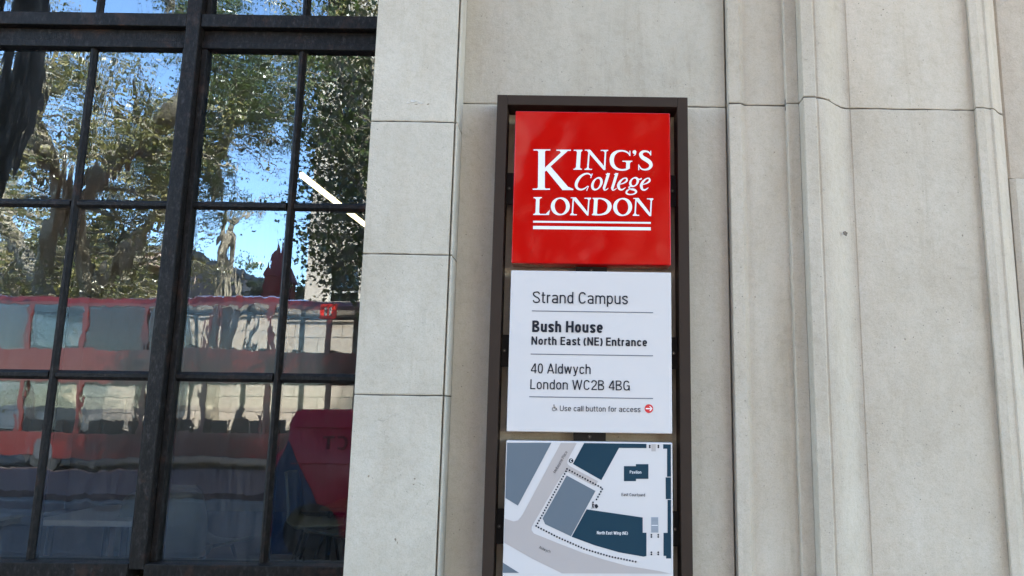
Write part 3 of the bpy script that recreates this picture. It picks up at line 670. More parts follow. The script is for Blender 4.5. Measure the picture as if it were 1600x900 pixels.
glyphs = {
 'K': [stroke([(158, 84, 62), (155, 455, 64)]), serif(82, 240, 86, 11, 158, 60, 1), serif(74, 236, 454, 12, 155, 62, -1),
       [[(183, 252), (335, 112), (318, 92), (412, 92), (376, 118), (240, 245), (190, 290), (183, 290)]][:0] + [[(332, 90), (408, 90), (378, 119), (337, 113)], [(184, 258), (338, 112), (378, 118), (236, 246)], [(184, 258), (236, 246), (214, 270), (184, 292)]],
       serif(296, 432, 89, 11, 360, 46, 1), [[(196, 270), (240, 240), (405, 432), (352, 460)], [(405, 432), (455, 452), (455, 463), (350, 463), (352, 455)]]],
 'I': [stroke([(509, 88, 36), (497, 268, 38)]), serif(458, 539, 89, 9, 509, 36, 1), serif(456, 536, 267, 9, 497, 38, -1)],
 'N1': [stroke([(603, 92, 14), (590, 268, 15)]), serif(559, 631, 268, 9, 590, 14, -1), serif(562, 612, 88, 8), [[(580, 86), (614, 86), (757, 255), (755, 274), (738, 274), (590, 104)]], stroke([(757, 92, 14), (747, 272, 15)]), serif(712, 782, 91, 9, 755, 14, 1)],
 'G': [stroke([(984, 140, 7), (972, 118, 12), (946, 101, 15), (905, 94, 15), (860, 104, 24), (827, 134, 36), (815, 180, 40), (825, 226, 36), (858, 260, 24), (905, 273, 16), (950, 268, 17), (982, 252, 14)], 5), stroke([(985, 94, 10), (986, 142, 8)]), stroke([(969, 196, 35), (966, 258, 35)]), serif(915, 1008, 192, 9, 969, 32, 1)],
 "'": [ell(1028, 106, 9, 9, 17, 17, n=16), stroke([(1038, 110, 12), (1035, 128, 9), (1018, 142, 3)])],
 'S': [stroke([(1178, 136, 6), (1168, 113, 12), (1138, 99, 16), (1104, 104, 24), (1088, 128, 32), (1104, 156, 36), (1143, 180, 38), (1174, 206, 36), (1182, 234, 30), (1164, 260, 22), (1128, 271, 15), (1092, 262, 12), (1072, 232, 6)], 5), stroke([(1180, 94, 9), (1181, 138, 7)]), stroke([(1068, 222, 7), (1068, 276, 9)])],
 'C': [stroke([(622, 346, 6), (617, 322, 10), (590, 308, 13), (548, 318, 18), (508, 352, 24), (484, 398, 28), (486, 436, 24), (515, 456, 18), (552, 452, 13), (592, 424, 7)], 5), stroke([(632, 308, 8), (618, 350, 7)]), stroke([(598, 424, 6), (580, 468, 8)])],
 'o': [ell(676, 403, 40, 55, 24, 11, 0.28, 30, 0.5)],
 'l1': [stroke([(786, 304, 26), (765, 372, 25), (742, 446, 24)]), stroke([(742, 440, 24), (746, 462, 12), (766, 458, 8), (782, 444, 6)], 4), [[(757, 312), (798, 303), (796, 316), (765, 322)]]],
 'l2': [stroke([(864, 304, 26), (843, 372, 25), (820, 446, 24)]), stroke([(820, 440, 24), (824, 462, 12), (844, 458, 8), (860, 444, 6)], 4), [[(835, 312), (876, 303), (874, 316), (843, 322)]]],
 'e1': [stroke([(884, 410, 7), (925, 398, 11), (955, 376, 17), (952, 352, 13), (925, 354, 11), (894, 382, 20), (878, 420, 27), (888, 452, 20), (914, 458, 13), (944, 438, 6)], 5)],
 'g': [ell(1024, 387, 34, 40, 22, 10, 0.25, 28, 0.5), stroke([(1052, 352, 8), (1075, 362, 12), (1096, 354, 14)]), stroke([(1000, 424, 7), (976, 436, 12), (990, 452, 16), (1026, 460, 20), (1044, 478, 18), (1024, 498, 12), (984, 504, 11), (954, 492, 16), (960, 468, 14), (992, 450, 7)], 5)],
 'e2': [stroke([(1098, 412, 7), (1139, 400, 11), (1169, 378, 17), (1166, 354, 13), (1139, 356, 11), (1108, 384, 20), (1092, 422, 27), (1102, 454, 20), (1128, 460, 13), (1158, 440, 6)], 5)],
 'L': [stroke([(122, 532, 34), (117, 692, 34)]), serif(83, 160, 533, 9, 122, 34, 1), serif(79, 215, 691, 10, 117, 34, -1), [[(196, 687), (237, 645), (226, 696), (190, 696)]]],
 'O1': [ell(333, 615, 71, 77, 36, 12, 0, 40, 0.12)],
 'N2': [stroke([(455, 538, 12), (445, 694, 13)]), serif(426, 488, 694, 9, 445, 13, -1), serif(431, 470, 535, 8), [[(447, 531), (480, 531), (597, 680), (597, 700), (583, 700), (452, 548)]], stroke([(602, 540, 12), (590, 698, 13)]), serif(559, 619, 539, 9, 602, 12, 1)],
 'D': [stroke([(667, 538, 34), (658, 694, 34)]), serif(636, 682, 540, 9, 667, 30, 1), serif(632, 676, 694, 9, 658, 30, -1), stroke([(668, 541, 10), (718, 543, 13), (762, 560, 24), (791, 594, 36), (792, 634, 37), (766, 673, 26), (718, 692, 14), (655, 695, 10)], 5)],
 'O2': [ell(917, 621, 71, 78, 36, 12, 0, 40, 0.12)],
 'N3': [stroke([(1043, 543, 12), (1033, 699, 13)]), serif(1012, 1072, 699, 9, 1033, 13, -1), serif(1018, 1056, 541, 8), [[(1034, 537), (1066, 537), (1181, 686), (1181, 706), (1167, 706), (1040, 554)]], stroke([(1186, 545, 12), (1178, 705, 13)]), serif(1145, 1201, 545, 9, 1186, 12, 1)],
}
for k_, items in glyphs.items(): strokes_mesh('letter', items, conv_logo, PRINT_W, p_red, 0)
strokes_mesh('underline', [[[(78, 750), (1181, 762), (1181, 778), (78, 767)]]], conv_logo, PRINT_W, p_red, 0)
strokes_mesh('underline', [[[(78, 798), (1181, 811), (1181, 840), (78, 828)]]], conv_logo, PRINT_W, p_red, 0)

XH, DESC = 0.735, -0.24
def sarc(cx, cy, rx, ry, a0, a1, n=14, e=2.5):
    P = []
    for i in range(n + 1):
        t = math.radians(a0 + (a1 - a0) * i / n); c_, s_ = math.cos(t), math.sin(t)
        P.append((cx + rx * math.copysign(abs(c_) ** (2 / e), c_), cy + ry * math.copysign(abs(s_) ** (2 / e), s_)))
    return P
def glyph(ch, w):
    """condensed grotesque skeletons: (advance, strokes)"""
    h = w / 2; k = 1.0 + w * 1.1
    def bowl(W, a0=0, a1=360, y0=0.0, y1=XH): return sarc(W / 2, (y0 + y1) / 2, W / 2 - h, (y1 - y0) / 2 - h * 0.92, a0, a1, 26 if abs(a1 - a0) > 200 else 14)
    def arch(xa, xb, top=XH): return sarc((xa + xb) / 2, top * 0.60, (xb - xa) / 2, top * 0.40 - h * 0.92, 165, 0, 12) + [(xb, 0)]
    W = 0.40 * k
    if ch == ' ': return 0.22, []
    if ch == 'o': return W, [bowl(W)]
    if ch == '0': return W, [bowl(W, y1=1.0)]
    if ch == 'c': return W * .95, [bowl(W, 30, 330)]
    if ch == 'e': return W, [bowl(W, 0, 318), [(h, XH * .50), (W - h * .6, XH * .50)]]
    if ch == 'n': return W, [[(h, 0), (h, XH)], arch(h, W - h)]
    if ch == 'h': return W, [[(h, 0), (h, 1)], arch(h, W - h)]
    if ch == 'm': W2 = W * 1.62; return W2, [[(h, 0), (h, XH)], arch(h, W2 / 2), arch(W2 / 2, W2 - h)]
    if ch == 'r': return W * .62, [[(h, 0), (h, XH)], sarc(W * .56, XH * .62, W * .56 - h, XH * .38 - h, 170, 88, 8)]
    if ch == 'u': return W, [[(W - h, 0), (W - h, XH)], [(h, XH)] + sarc(W / 2, XH * .38, W / 2 - h, XH * .38 - h * .92, 180, 345, 12)]
    if ch == 'd': return W, [[(W - h, 0), (W - h, 1)], bowl(W)]
    if ch == 'b': return W, [[(h, 0), (h, 1)], bowl(W)]
    if ch == 'p': return W, [[(h, DESC), (h, XH)], bowl(W)]
    if ch == 'g': return W, [bowl(W), [(W - h, XH)] + sarc(W / 2, 0, W / 2 - h, -DESC - h, 0, -150, 10)]
    if ch == 'a': return W, [sarc(W / 2 - .01, XH * .72, W / 2 - h, XH * .28 - h * .9, 165, 0, 12) + [(W - h - .01, XH * .15), (W - h * .8, 0)], sarc(W / 2, XH * .285, W / 2 - h, XH * .285 - h * .85, 25, 335, 18)]
    if ch in 's': 
        t = XH; return W * .92, [catm([(W * .92 - h, t * .74), (W * .72, t - h * 1.15), (W * .45, t - h * .9), (h * 1.3, t * .84), (h * 1.1, t * .66), (W * .45, t * .51), (W * .92 - h * 1.1, t * .36), (W * .92 - h, t * .2), (W * .6, h * .95), (W * .3, h * .95), (h * .9, t * .26)])]
    if ch == 'S': 
        W = .47 * k; return W, [catm([(W - h, .76), (W * .76, 1 - h * 1.3), (W * .5, 1 - h * .9), (h * 1.5, .89), (h * 1.0, .73), (W * .35, .56), (W * .7, .45), (W - h, .27), (W * .82, h * 1.9), (W * .5, h * .9), (W * .2, h * 1.7), (h * .8, .25)])]
    if ch == 't': return W * .62, [[(W * .24, .95), (W * .24, .2)] + sarc(W * .48, .17, W * .24, .17 - h * .9, 180, 270, 6) + [(W * .62, h)], [(0, XH - h * .8), (W * .6, XH - h * .8)]]
    if ch == 'f': return W * .60, [[(W * .24, 0), (W * .24, .82)] + sarc(W * .48, .83, W * .24, .17 - h * .9, 180, 90, 6) + [(W * .62, 1 - h)], [(0, XH - h * .8), (W * .58, XH - h * .8)]]
    if ch == 'l': return w, [[(h, 0), (h, 1)]]
    if ch == 'i': return w, [[(h, 0), (h, XH)], [(h, .86), (h, 1)]]
    if ch == 'v': return W, [[(h * .9, XH), (W / 2, 0)], [(W / 2, 0), (W - h * .9, XH)]]
    if ch == 'y': return W, [[(h * .9, XH), (W / 2 + .01, 0.02)], [(W - h * .9, XH), (W / 2 - .02, DESC * .55), (W * .3, DESC + h), (W * .1, DESC + h)]]
    if ch == 'w': W2 = W * 1.45; return W2, [[(h * .9, XH), (W2 * .27, 0)], [(W2 * .27, 0), (W2 * .5, XH)], [(W2 * .5, XH), (W2 * .73, 0)], [(W2 * .73, 0), (W2 - h * .9, XH)]]
    C_ = 0.50 * k
    if ch == 'C': return C_ * .97, [sarc(C_ / 2, .5, C_ / 2 - h, .5 - h * .9, 33, 327, 26)]
    if ch == 'G': return C_, [sarc(C_ / 2, .5, C_ / 2 - h, .5 - h * .9, 33, 352, 26), [(C_ - h, 0), (C_ - h, .47)], [(C_ * .55, .47), (C_ - h * .2, .47)]]
    if ch == 'B': return C_ * .94, [[(h, 0), (h, 1)], [(h, 1 - h * .9), (C_ * .45, 1 - h * .9)] + sarc(C_ * .45, .76, C_ * .43 - h, .24 - h * .9, 85, -85, 10) + [(h, .52)], [(h, .52), (C_ * .48, .52)] + sarc(C_ * .48, .26, C_ * .46 - h, .26 - h * .9, 85, -85, 10) + [(h, h * .9)]]
    if ch == 'P': return C_ * .9, [[(h, 0), (h, 1)], [(h, 1 - h * .9), (C_ * .45, 1 - h * .9)] + sarc(C_ * .45, .72, C_ * .45 - h, .28 - h * .9, 85, -85, 10) + [(h, .44)]]
    if ch == 'E': E_ = C_ * .8; return E_, [[(h, 0), (h, 1)], [(h, 1 - h * .9), (E_, 1 - h * .9)], [(h, .52), (E_ * .93, .52)], [(h, h * .9), (E_, h * .9)]]
    if ch == 'L': E_ = C_ * .78; return E_, [[(h, 0), (h, 1)], [(h, h * .9), (E_, h * .9)]]
    if ch == 'H': return C_, [[(h, 0), (h, 1)], [(C_ - h, 0), (C_ - h, 1)], [(h, .52), (C_ - h, .52)]]
    if ch == 'N': return C_, [[(h, 0), (h, 1)], [(C_ - h, 0), (C_ - h, 1)], [(h, 1 - h * .3), (C_ - h, h * .3)]]
    if ch == 'M': M_ = C_ * 1.3; return M_, [[(h, 0), (h, 1)], [(M_ - h, 0), (M_ - h, 1)], [(h, 1), (M_ / 2, .05)], [(M_ / 2, .05), (M_ - h, 1)]]
    if ch == 'U': return C_, [[(h, 1)] + sarc(C_ / 2, .32, C_ / 2 - h, .32 - h * .9, 180, 360, 14) + [(C_ - h, 1)]]
    if ch == 'A': return C_ * 1.06, [[(h * .8, 0), (C_ * .53, 1)], [(C_ * .53, 1), (C_ * 1.06 - h * .8, 0)], [(C_ * .22, .29), (C_ * .84, .29)]]
    if ch == 'W': M_ = C_ * 1.5; return M_, [[(h * .8, 1), (M_ * .27, 0)], [(M_ * .27, 0), (M_ * .5, 1)], [(M_ * .5, 1), (M_ * .73, 0)], [(M_ * .73, 0), (M_ - h * .8, 1)]]
    if ch == '4': F_ = .45 * k; return F_, [[(F_ * .76, 0), (F_ * .76, 1)], [(F_ * .70, .97), (h * .8, .26)], [(h * .6, .25), (F_, .25)]]
    if ch == '2': F_ = .43 * k; return F_, [catm([(h, .72), (h * 1.6, .88), (F_ / 2, 1 - h * .9), (F_ - h * 1.2, .86), (F_ - h, .70), (F_ * .75, .5), (F_ * .36, .27), (h * 1.1, .05)]), [(h * .5, h * .9), (F_, h * .9)]]
    if ch == '(': return .2 * k, [sarc(.42 * k, .42, .38 * k, .70, 138, 222, 10, 2.0)]
    if ch == ')': return .2 * k, [sarc(-.22 * k, .42, .38 * k, .70, 42, -42, 10, 2.0)]
    raise KeyError(ch)
def catm(P): return [p[:2] for p in catmull([(x, y, 0) for x, y in P], 5)]
def text(s, px0, px1, py_cap, py_base, m_, parent, w=0.1, ang=0.0, layer=2, gap=0.10):
    x = 0; strokes_ = []
    for ch in s:
        adv, st = glyph(ch, w)
        for q in st: strokes_.append([(x + u, v, w * (0.9 if abs(q[0][1] - q[-1][1]) < 1e-6 and len(q) == 2 else 1.0)) for u, v in q])
        x += adv + gap * (0.45 if ch == ' ' else 1)
    tot = x - gap
    a = PP(px0, py_base); b_ = PP(*ang) if ang else PP(px1, py_base + (px1 - px0) * 0.0145)
    wd = math.hypot(b_[0] - a[0], b_[1] - a[1]); dx, dz = ((b_[0] - a[0]) / wd, (b_[1] - a[1]) / wd) if ang else (1, 0)
    if not ang: wd = b_[0] - a[0]
    sx = wd / tot; sz = abs(PP(px0, py_cap)[1] - a[1])
    def cv(u, v): X, Z = u * sx, v * sz; return (a[0] + X * dx - Z * dz, a[1] + X * dz + Z * dx)
    r_ = sx / sz
    items = []
    for q in strokes_:
        q2 = [(u * r_, v, w_) for u, v, w_ in q]; items.append(stroke(q2, 1) if len(q2) > 2 else stroke(q2))
    return strokes_mesh('lettering', items, lambda u, v: cv(u / r_, v), m_, parent, layer)
text('Strand Campus', 832.2, 981, 455.4, 473.4, PRINT_K, p_wht, 0.115, gap=.09)
text('Bush House', 831.2, 942.2, 500.8, 518.7, PRINT_K, p_wht, 0.205, gap=.07)
text('North East (NE) Entrance', 829.9, 1011.4, 525.6, 538.6, PRINT_K, p_wht, 0.19, gap=.08)
text('40 Aldwych', 829.0, 923, 567.7, 583.2, PRINT_K, p_wht, 0.12, gap=.09)
text('London WC2B 4BG', 828.3, 984.2, 592.6, 608.0, PRINT_K, p_wht, 0.12, gap=.09)
text('Use call button for access', 874.6, 1000.7, 633.6, 642.2, PRINT_K, p_wht, 0.12, gap=.09)
def rule(px0, py0, px1): 
    a, b_ = PP(px0, py0), PP(px1, py0 + (px1 - px0) * 0.0145); h = 0.0014
    tri_poly('rule_line', [[(a[0], a[1] - h), (b_[0], a[1] - h), (b_[0], a[1] + h), (a[0], a[1] + h)]], PRINT_G, p_wht, 2)
rule(831, 485.8, 1020.6); rule(829.2, 553.2, 1020.4); rule(827, 619.9, 1020.4)
def circ(px, py, r, n=28): c_ = PP(px, py); s_ = (PP(px + 1, py)[0] - c_[0]) * r; return [(c_[0] + s_ * math.cos(2 * math.pi * i / n), c_[1] + s_ * math.sin(2 * math.pi * i / n)) for i in range(n)]
tri_poly('arrow_disc', [circ(1013.9, 638.4, 6.7)], PRINT_R, p_wht, 2)
def cz3(u, v): return PP(815 + u / 7.27, 555 + v / 7.27)
strokes_mesh('arrow', [rect(1410, 601, 1466, 613, 1), [[(1450, 580), (1462, 580), (1486, 607), (1470, 607)], [(1470, 607), (1486, 607), (1462, 634), (1450, 634)]]], cz3, PRINT_W, p_wht, 4)
strokes_mesh('wheelchair_symbol', [ell(368, 567, 3.5, 3.5, 7, 7, n=12), stroke([(368, 577, 8), (372, 600, 8), (392, 602, 8), (402, 628, 8)], 4), stroke([(370, 588, 5), (388, 590, 5)]),
    stroke([(362, 590, 6), (350, 604, 6), (350, 622, 6), (364, 632, 6), (380, 628, 6), (388, 612, 6)], 4)], cz3, PRINT_K, p_wht, 2)
# map print
def cm(u, v): return PP(750 + u / 3.914, 670 + v / 3.914)
def mp(name, poly, m_, layer): return tri_poly(name, [[cm(u, v) for u, v in poly]], m_, p_map, layer)
mp('map_road', [(495, 85), (592, 87), (534, 195), (534, 210), (541, 221), (560, 234), (722, 321), (702, 352), (536, 264), (520, 262), (508, 272), (496, 290), (330, 575), (317, 600), (316, 620), (330, 640), (480, 700), (620, 755), (760, 800), (900, 838), (1050, 862), (1100, 870), (1168, 886), (502, 884), (320, 795), (147, 696), (150, 548), (180, 558), (205, 566), (232, 560), (250, 540), (262, 522)], MAP_ROAD, 0)
mp('map_building', [(166, 85), (437, 85), (232, 470), (155, 423)], MAP_BLUE, 1)
mp('map_building', [(637, 87), (1018, 92), (1018, 118), (850, 117), (742, 314), (568, 215)], MAP_NAVY, 1)
mp('map_building', [(1120, 94), (1167, 95), (1168, 293), (1144, 293), (1144, 122), (1120, 122)], MAP_NAVY, 1)
mp('map_building', [(1135, 297), (1168, 297), (1168, 430), (1136, 430)], MAP_NAVY, 1)
mp('map_building', [(1147, 434), (1168, 434), (1169, 793), (1138, 793), (1138, 777), (1122, 777), (1122, 636), (1147, 636)], MAP_NAVY, 1)
mp('map_building', [(880, 228), (953, 228), (953, 216), (1030, 216), (1030, 306), (954, 306), (954, 320), (880, 320)], MAP_NAVY, 1)
mp('map_building', [(530, 285), (706, 380), (556, 657), (398, 583), (383, 548)], MAP_BLUE, 1)
mp('map_building', [(652, 492), (995, 542), (995, 635), (1018, 635), (1018, 778), (1000, 782), (850, 755), (700, 712), (560, 660)], MAP_NAVY, 1)
mp('map_building', [(140, 818), (240, 881), (138, 881)], MAP_BLUE, 1)
mp('map_path', [(1048, 94), (1075, 94), (1075, 138), (1048, 138)], MAP_ROAD, 1)
mp('map_stair', [(1046, 540), (1090, 540), (1091, 635), (1046, 635)], MAP_STAIR, 1)
for i in range(12):
    if i == 6: continue
    v = 545 + i * 7.6; mp('map_stair_line', [(1049, v), (1087, v), (1087, v + 1.6), (1049, v + 1.6)], PRINT_G if i != 6 else PRINT_W, 2)
mp('map_stair_line', [(1049, 588), (1087, 588), (1087, 592), (1049, 592)], PRINT_W, 2)
def dots(path, sp_):
    out = []; carry = 0.0
    for (a, b), (c_, d_) in zip(path[:-1], path[1:]):
        l = math.hypot(c_ - a, d_ - b); t = carry
        while t < l: out.append((a + (c_ - a) * t / l, b + (d_ - b) * t / l)); t += sp_
        carry = t - l
    return out
dl = dots([(532, 245), (750, 364), (708, 440)], 18.1)[:] + dots([(526, 260), (343, 595), (480, 665), (640, 735), (800, 782), (955, 813)], 18.1) + \
     [(1038, 103), (1038, 113), (1091, 103), (1091, 113)] + [(x, y) for x in (1048, 1090) for y in (648, 661, 755, 768)]
for u, v in dl: tri_poly('map_dot', [circ(750 + u / 3.914, 670 + v / 3.914, 1.45, 10)], PRINT_K, p_map, 3)
tri_poly('phone_symbol', [circ(750 + 557 / 3.914, 670 + 195 / 3.914, 3.5, 20)], PRINT_K, p_map, 3)
strokes_mesh('phone_symbol', [stroke([(562, 187, 5), (553, 191, 3), (553, 199, 3), (561, 203, 5)], 4)], cm, PRINT_W, p_map, 5)
strokes_mesh('person_symbol', [ell(691, 449, 2.5, 2.5, 5, 5, n=10), stroke([(690, 456, 8), (690, 470, 8)]), stroke([(690, 470, 4), (684, 488, 4)]), stroke([(691, 470, 4), (697, 486, 4)]), stroke([(690, 459, 3), (702, 468, 3)]),
    [[(703, 462), (716, 460), (724, 476), (711, 488), (702, 478)]]], cm, PRINT_K, p_map, 3)
text('Pavilion', 984.0, 1002.0, 735.2, 739.8, PRINT_W, p_map, 0.14, gap=.10)
text('East Courtyard', 971.1, 1007.8, 770.2, 775.0, PRINT_K, p_map, 0.14, gap=.10)
text('North East Wing (NE)', 932.7, 980.9, 829.8, 834.7, PRINT_W, p_map, 0.14, gap=.10)
text('Aldwych', 841.8, 861, 852.3, 856.8, PRINT_K, p_map, 0.09, ang=(859.5, 864.2))
text('Melbourne Place', 867.8, 886, 734.8, 739.5, PRINT_K, p_map, 0.09, ang=(887.0, 706.2))

# ------------------------------------------------------------------ across the street: trees
def leaf_mat(name, cols_, trans=0.35):
    m, nt, p = mat(name); L = nt.links; nt.nodes.remove(p)
    g = nt.nodes.new('ShaderNodeNewGeometry')
    r = ramp(nt, g.outputs['Random Per Island'], [(i / max(1, len(cols_) - 1), c_) for i, c_ in enumerate(cols_)])
    big = ramp(nt, noise(nt, coord(nt), 0.5, 3), [(0.35, (0.7, 0.75, 0.7)), (0.65, (1.2, 1.15, 1.0))])
    c_ = mixc(nt, r.outputs[0], big.outputs[0], 1.0, 'MULTIPLY')
    d_ = nt.nodes.new('ShaderNodeBsdfDiffuse'); t = nt.nodes.new('ShaderNodeBsdfTranslucent'); gl = N(nt, 'ShaderNodeBsdfGlossy', Roughness=0.35)
    L.new(c_, d_.inputs[0]); L.new(mixc(nt, c_, (1.3, 1.3, 0.5), 1.0, 'MULTIPLY'), t.inputs[0])
    x = nt.nodes.new('ShaderNodeMixShader'); x.inputs[0].default_value = trans; L.new(d_.outputs[0], x.inputs[1]); L.new(t.outputs[0], x.inputs[2])
    y = nt.nodes.new('ShaderNodeMixShader'); y.inputs[0].default_value = 0.06; L.new(x.outputs[0], y.inputs[1]); L.new(gl.outputs[0], y.inputs[2])
    L.new(y.outputs[0], nt.nodes['Material Output'].inputs[0]); return m
LEAF_GOLD = leaf_mat('olive and gold leaves', [(0.045, 0.06, 0.02), (0.09, 0.10, 0.035), (0.20, 0.18, 0.07), (0.34, 0.29, 0.14)])
LEAF_DARK = leaf_mat('dark green leaves', [(0.03, 0.05, 0.012), (0.055, 0.085, 0.02), (0.085, 0.11, 0.03)], 0.3)
def bark():
    m, nt, p = mat('plane bark'); co = coord(nt)
    c_ = ramp(nt, noise(nt, coord(nt, (1, 1, 0.4)), 5, 6, 0.7), [(0.3, (0.09, 0.075, 0.055)), (0.5, (0.20, 0.17, 0.125)), (0.68, (0.38, 0.34, 0.26))])
    nt.links.new(c_.outputs[0], p.inputs['Base Color']); p.inputs['Roughness'].default_value = 0.85
    nt.links.new(bump(nt, noise(nt, co, 14, 5), 0.03), p.inputs['Normal']); return m
BARK = bark()
BARK_SHADED = simple('shade darkened bark', (0.028, 0.024, 0.020), 0.9, var=0.5, scale=5, bumpd=0.02, bscale=12)  # the building's shadow on the near trunk, put into a darker bark colour
def unit(v): return v / (np.linalg.norm(v) + 1e-9)
def make_tree(name, label, limbs, leafmat, nleaf, lsize, group=None, spread=1.0, sub=2, blen=2.4, density=1.0, leaf_t0=0.25, hang=0.2, barkm=None):
    """limbs: list of (points, radii). Twigs sprout off the limbs and carry the leaves."""
    base = limbs[0][0][0]
    o = empty(name, (base[0], base[1], base[2])); tag(o, label, 'tree', group)
    tb = MB(); twigs = []
    queue = []
    for pts, rr in limbs:
        C_ = catmull([(*p, r) for p, r in zip(pts, rr)], 5)
        tb.tube([c_[:3] for c_ in C_], [c_[3] for c_ in C_], 10)
        queue.append((np.array([c_[:3] for c_ in C_]), np.array([c_[3] for c_ in C_]), 0))
    while queue:
        P, Rr, lev = queue.pop(0)
        n = len(P); 
        nb = int((7 if lev == 0 else 5) * density) + 1
        for b in range(nb):
            t = rng.uniform(leaf_t0 if lev == 0 else 0.2, 1.0); i = min(n - 2, int(t * (n - 1)))
            d0 = unit(P[i + 1] - P[i]); side_ = unit(np.cross(d0, rng.normal(size=3)))
            d_ = unit(d0 * rng.uniform(0.3, 0.9) + side_ * rng.uniform(0.6, 1.1) + np.array([0, 0, 0.25]))
            L_ = blen * spread * (0.62 ** lev) * rng.uniform(0.6, 1.25)
            k_ = 5; Q = [P[i]]; dd = d_
            for s_ in range(k_):
                dd = unit(dd + rng.normal(size=3) * 0.22 + np.array([0, 0, -0.05 * hang * (lev + 1)])); Q.append(Q[-1] + dd * L_ / k_)
            Q = np.array(Q); r0 = min(Rr[i] * 0.55, 0.09 * 0.6 ** lev); R2 = np.linspace(r0, max(0.005, r0 * 0.25), k_ + 1)
            tb.tube([tuple(q) for q in Q], [float(r) for r in R2], 5 if lev else 6, caps=False)
            if lev < sub - 1: queue.append((Q, R2, lev + 1))
            if lev >= sub - 1 or lev >= 1: twigs.append(Q)
    tb.build('trunk', barkm or BARK, o, True, recalc=False)
    # leaves
    T = np.array(twigs); ni = rng.integers(0, len(T), nleaf); tt = rng.uniform(0.1, 1.0, nleaf) * 5; i0 = np.minimum(tt.astype(int), 4); fr = (tt - i0)[:, None]
    pos = T[ni, i0] * (1 - fr) + T[ni, i0 + 1] * fr + rng.normal(size=(nleaf, 3)) * 0.17 * spread
    pos[:, 2] -= np.abs(rng.normal(size=nleaf)) * 0.12 * hang
    a = rng.normal(size=(nleaf, 3)); a[:, 2] -= 0.5; a /= np.linalg.norm(a, axis=1)[:, None]
    b = np.cross(a, rng.normal(size=(nleaf, 3))); b /= np.linalg.norm(b, axis=1)[:, None]
    c_ = np.cross(a, b)
    s_ = (lsize * rng.uniform(0.6, 1.3, nleaf))[:, None]
    shape = [(0, 0, 0), (0.42, 0.38, 0.05), (0.55, 0.15, 0), (1.0, 0.0, -0.10), (0.55, -0.15, 0), (0.42, -0.38, 0.05)]
    V = np.stack([pos + s_ * (a * x + b * y + c_ * z) for x, y, z in shape], 1).reshape(-1, 3)
    me = bpy.data.meshes.new('crown'); nv = 6
    me.vertices.add(nleaf * nv); me.vertices.foreach_set('co', V.ravel())
    me.loops.add(nleaf * nv); me.loops.foreach_set('vertex_index', np.arange(nleaf * nv))
    me.polygons.add(nleaf); me.polygons.foreach_set('loop_start', np.arange(nleaf) * nv); me.polygons.foreach_set('loop_total', np.full(nleaf, nv)) if False else None
    me.update(calc_edges=True); me.validate()
    link('crown', me, leafmat, o)
    return o
def T3(v): return tuple(v)
def limb(dist, pts, r0, r1):
    P = []
    for i, q in enumerate(pts):
        p = rf(q[0], q[1], dist + (q[2] if len(q) > 2 else 0)); P.append(T3(p))
    return P, list(np.linspace(r0, r1, len(P)))
gp = 'plane trees across the street'
# tree 1, forked, behind the bus
D1 = 24.5
b0 = rf(108, 600, D1); lb = [([(b0.x, b0.y, -0.02)] + [T3(rf(x, y, D1)) for x, y in ((106, 580), (100, 505))], [0.55, 0.46, 0.42])]
lb.append(limb(D1, [(100, 505), (62, 440), (25, 380, 0.5), (-10, 300, 1), (-30, 180, 1.5)], 0.38, 0.16))
lb.append(limb(D1, [(100, 505), (150, 455), (205, 385, -0.5), (262, 320, -1), (300, 235, -1.5)], 0.38, 0.14))
lb.append(limb(D1, [(150, 455), (128, 380, -1), (130, 305, -3), (190, 240, -5), (275, 165, -6), (335, 50, -6.5)], 0.34, 0.2))
lb.append(limb(D1, [(62, 440), (96, 305, -3), (68, 245, -5), (40, 185, -5.5), (10, 90, -6)], 0.34, 0.26))
make_tree('plane_tree', 'large forked plane tree mirrored in the left panes, gold and olive leaves', lb, LEAF_GOLD, 52000, 0.10, gp, spread=1.1, blen=2.8, density=1.4)
# tree 2, crown high in the third column
D2 = 22.5
b0 = rf(330, 600, D2 + 5)
lb = [([(b0.x, b0.y, -0.02), (b0.x + 0.1, b0.y, 6.0), (b0.x + 0.2, b0.y + 1, 10.6)], [0.30, 0.24, 0.2])]
top = lb[0][0][2]
for tx, ty, dd in ((300, 250, 0), (345, 120, -1), (400, 150, 0), (330, 20, -2), (450, 60, 1), (385, 170, 2), (430, 180, 0)):
    e = rf(tx, ty, D2 + dd); mid = ((top[0] + e.x) / 2 + rng.uniform(-.4, .4), (top[1] + e.y) / 2, (top[2] + e.z) / 2 + 0.5)
    lb.append(([top, mid, T3(e)], [0.14, 0.09, 0.04]))
make_tree('plane_tree', 'tall thin crowned plane tree mirrored in the third column of panes', lb, LEAF_DARK, 34000, 0.10, gp, blen=2.1, density=1.1, leaf_t0=0.68)
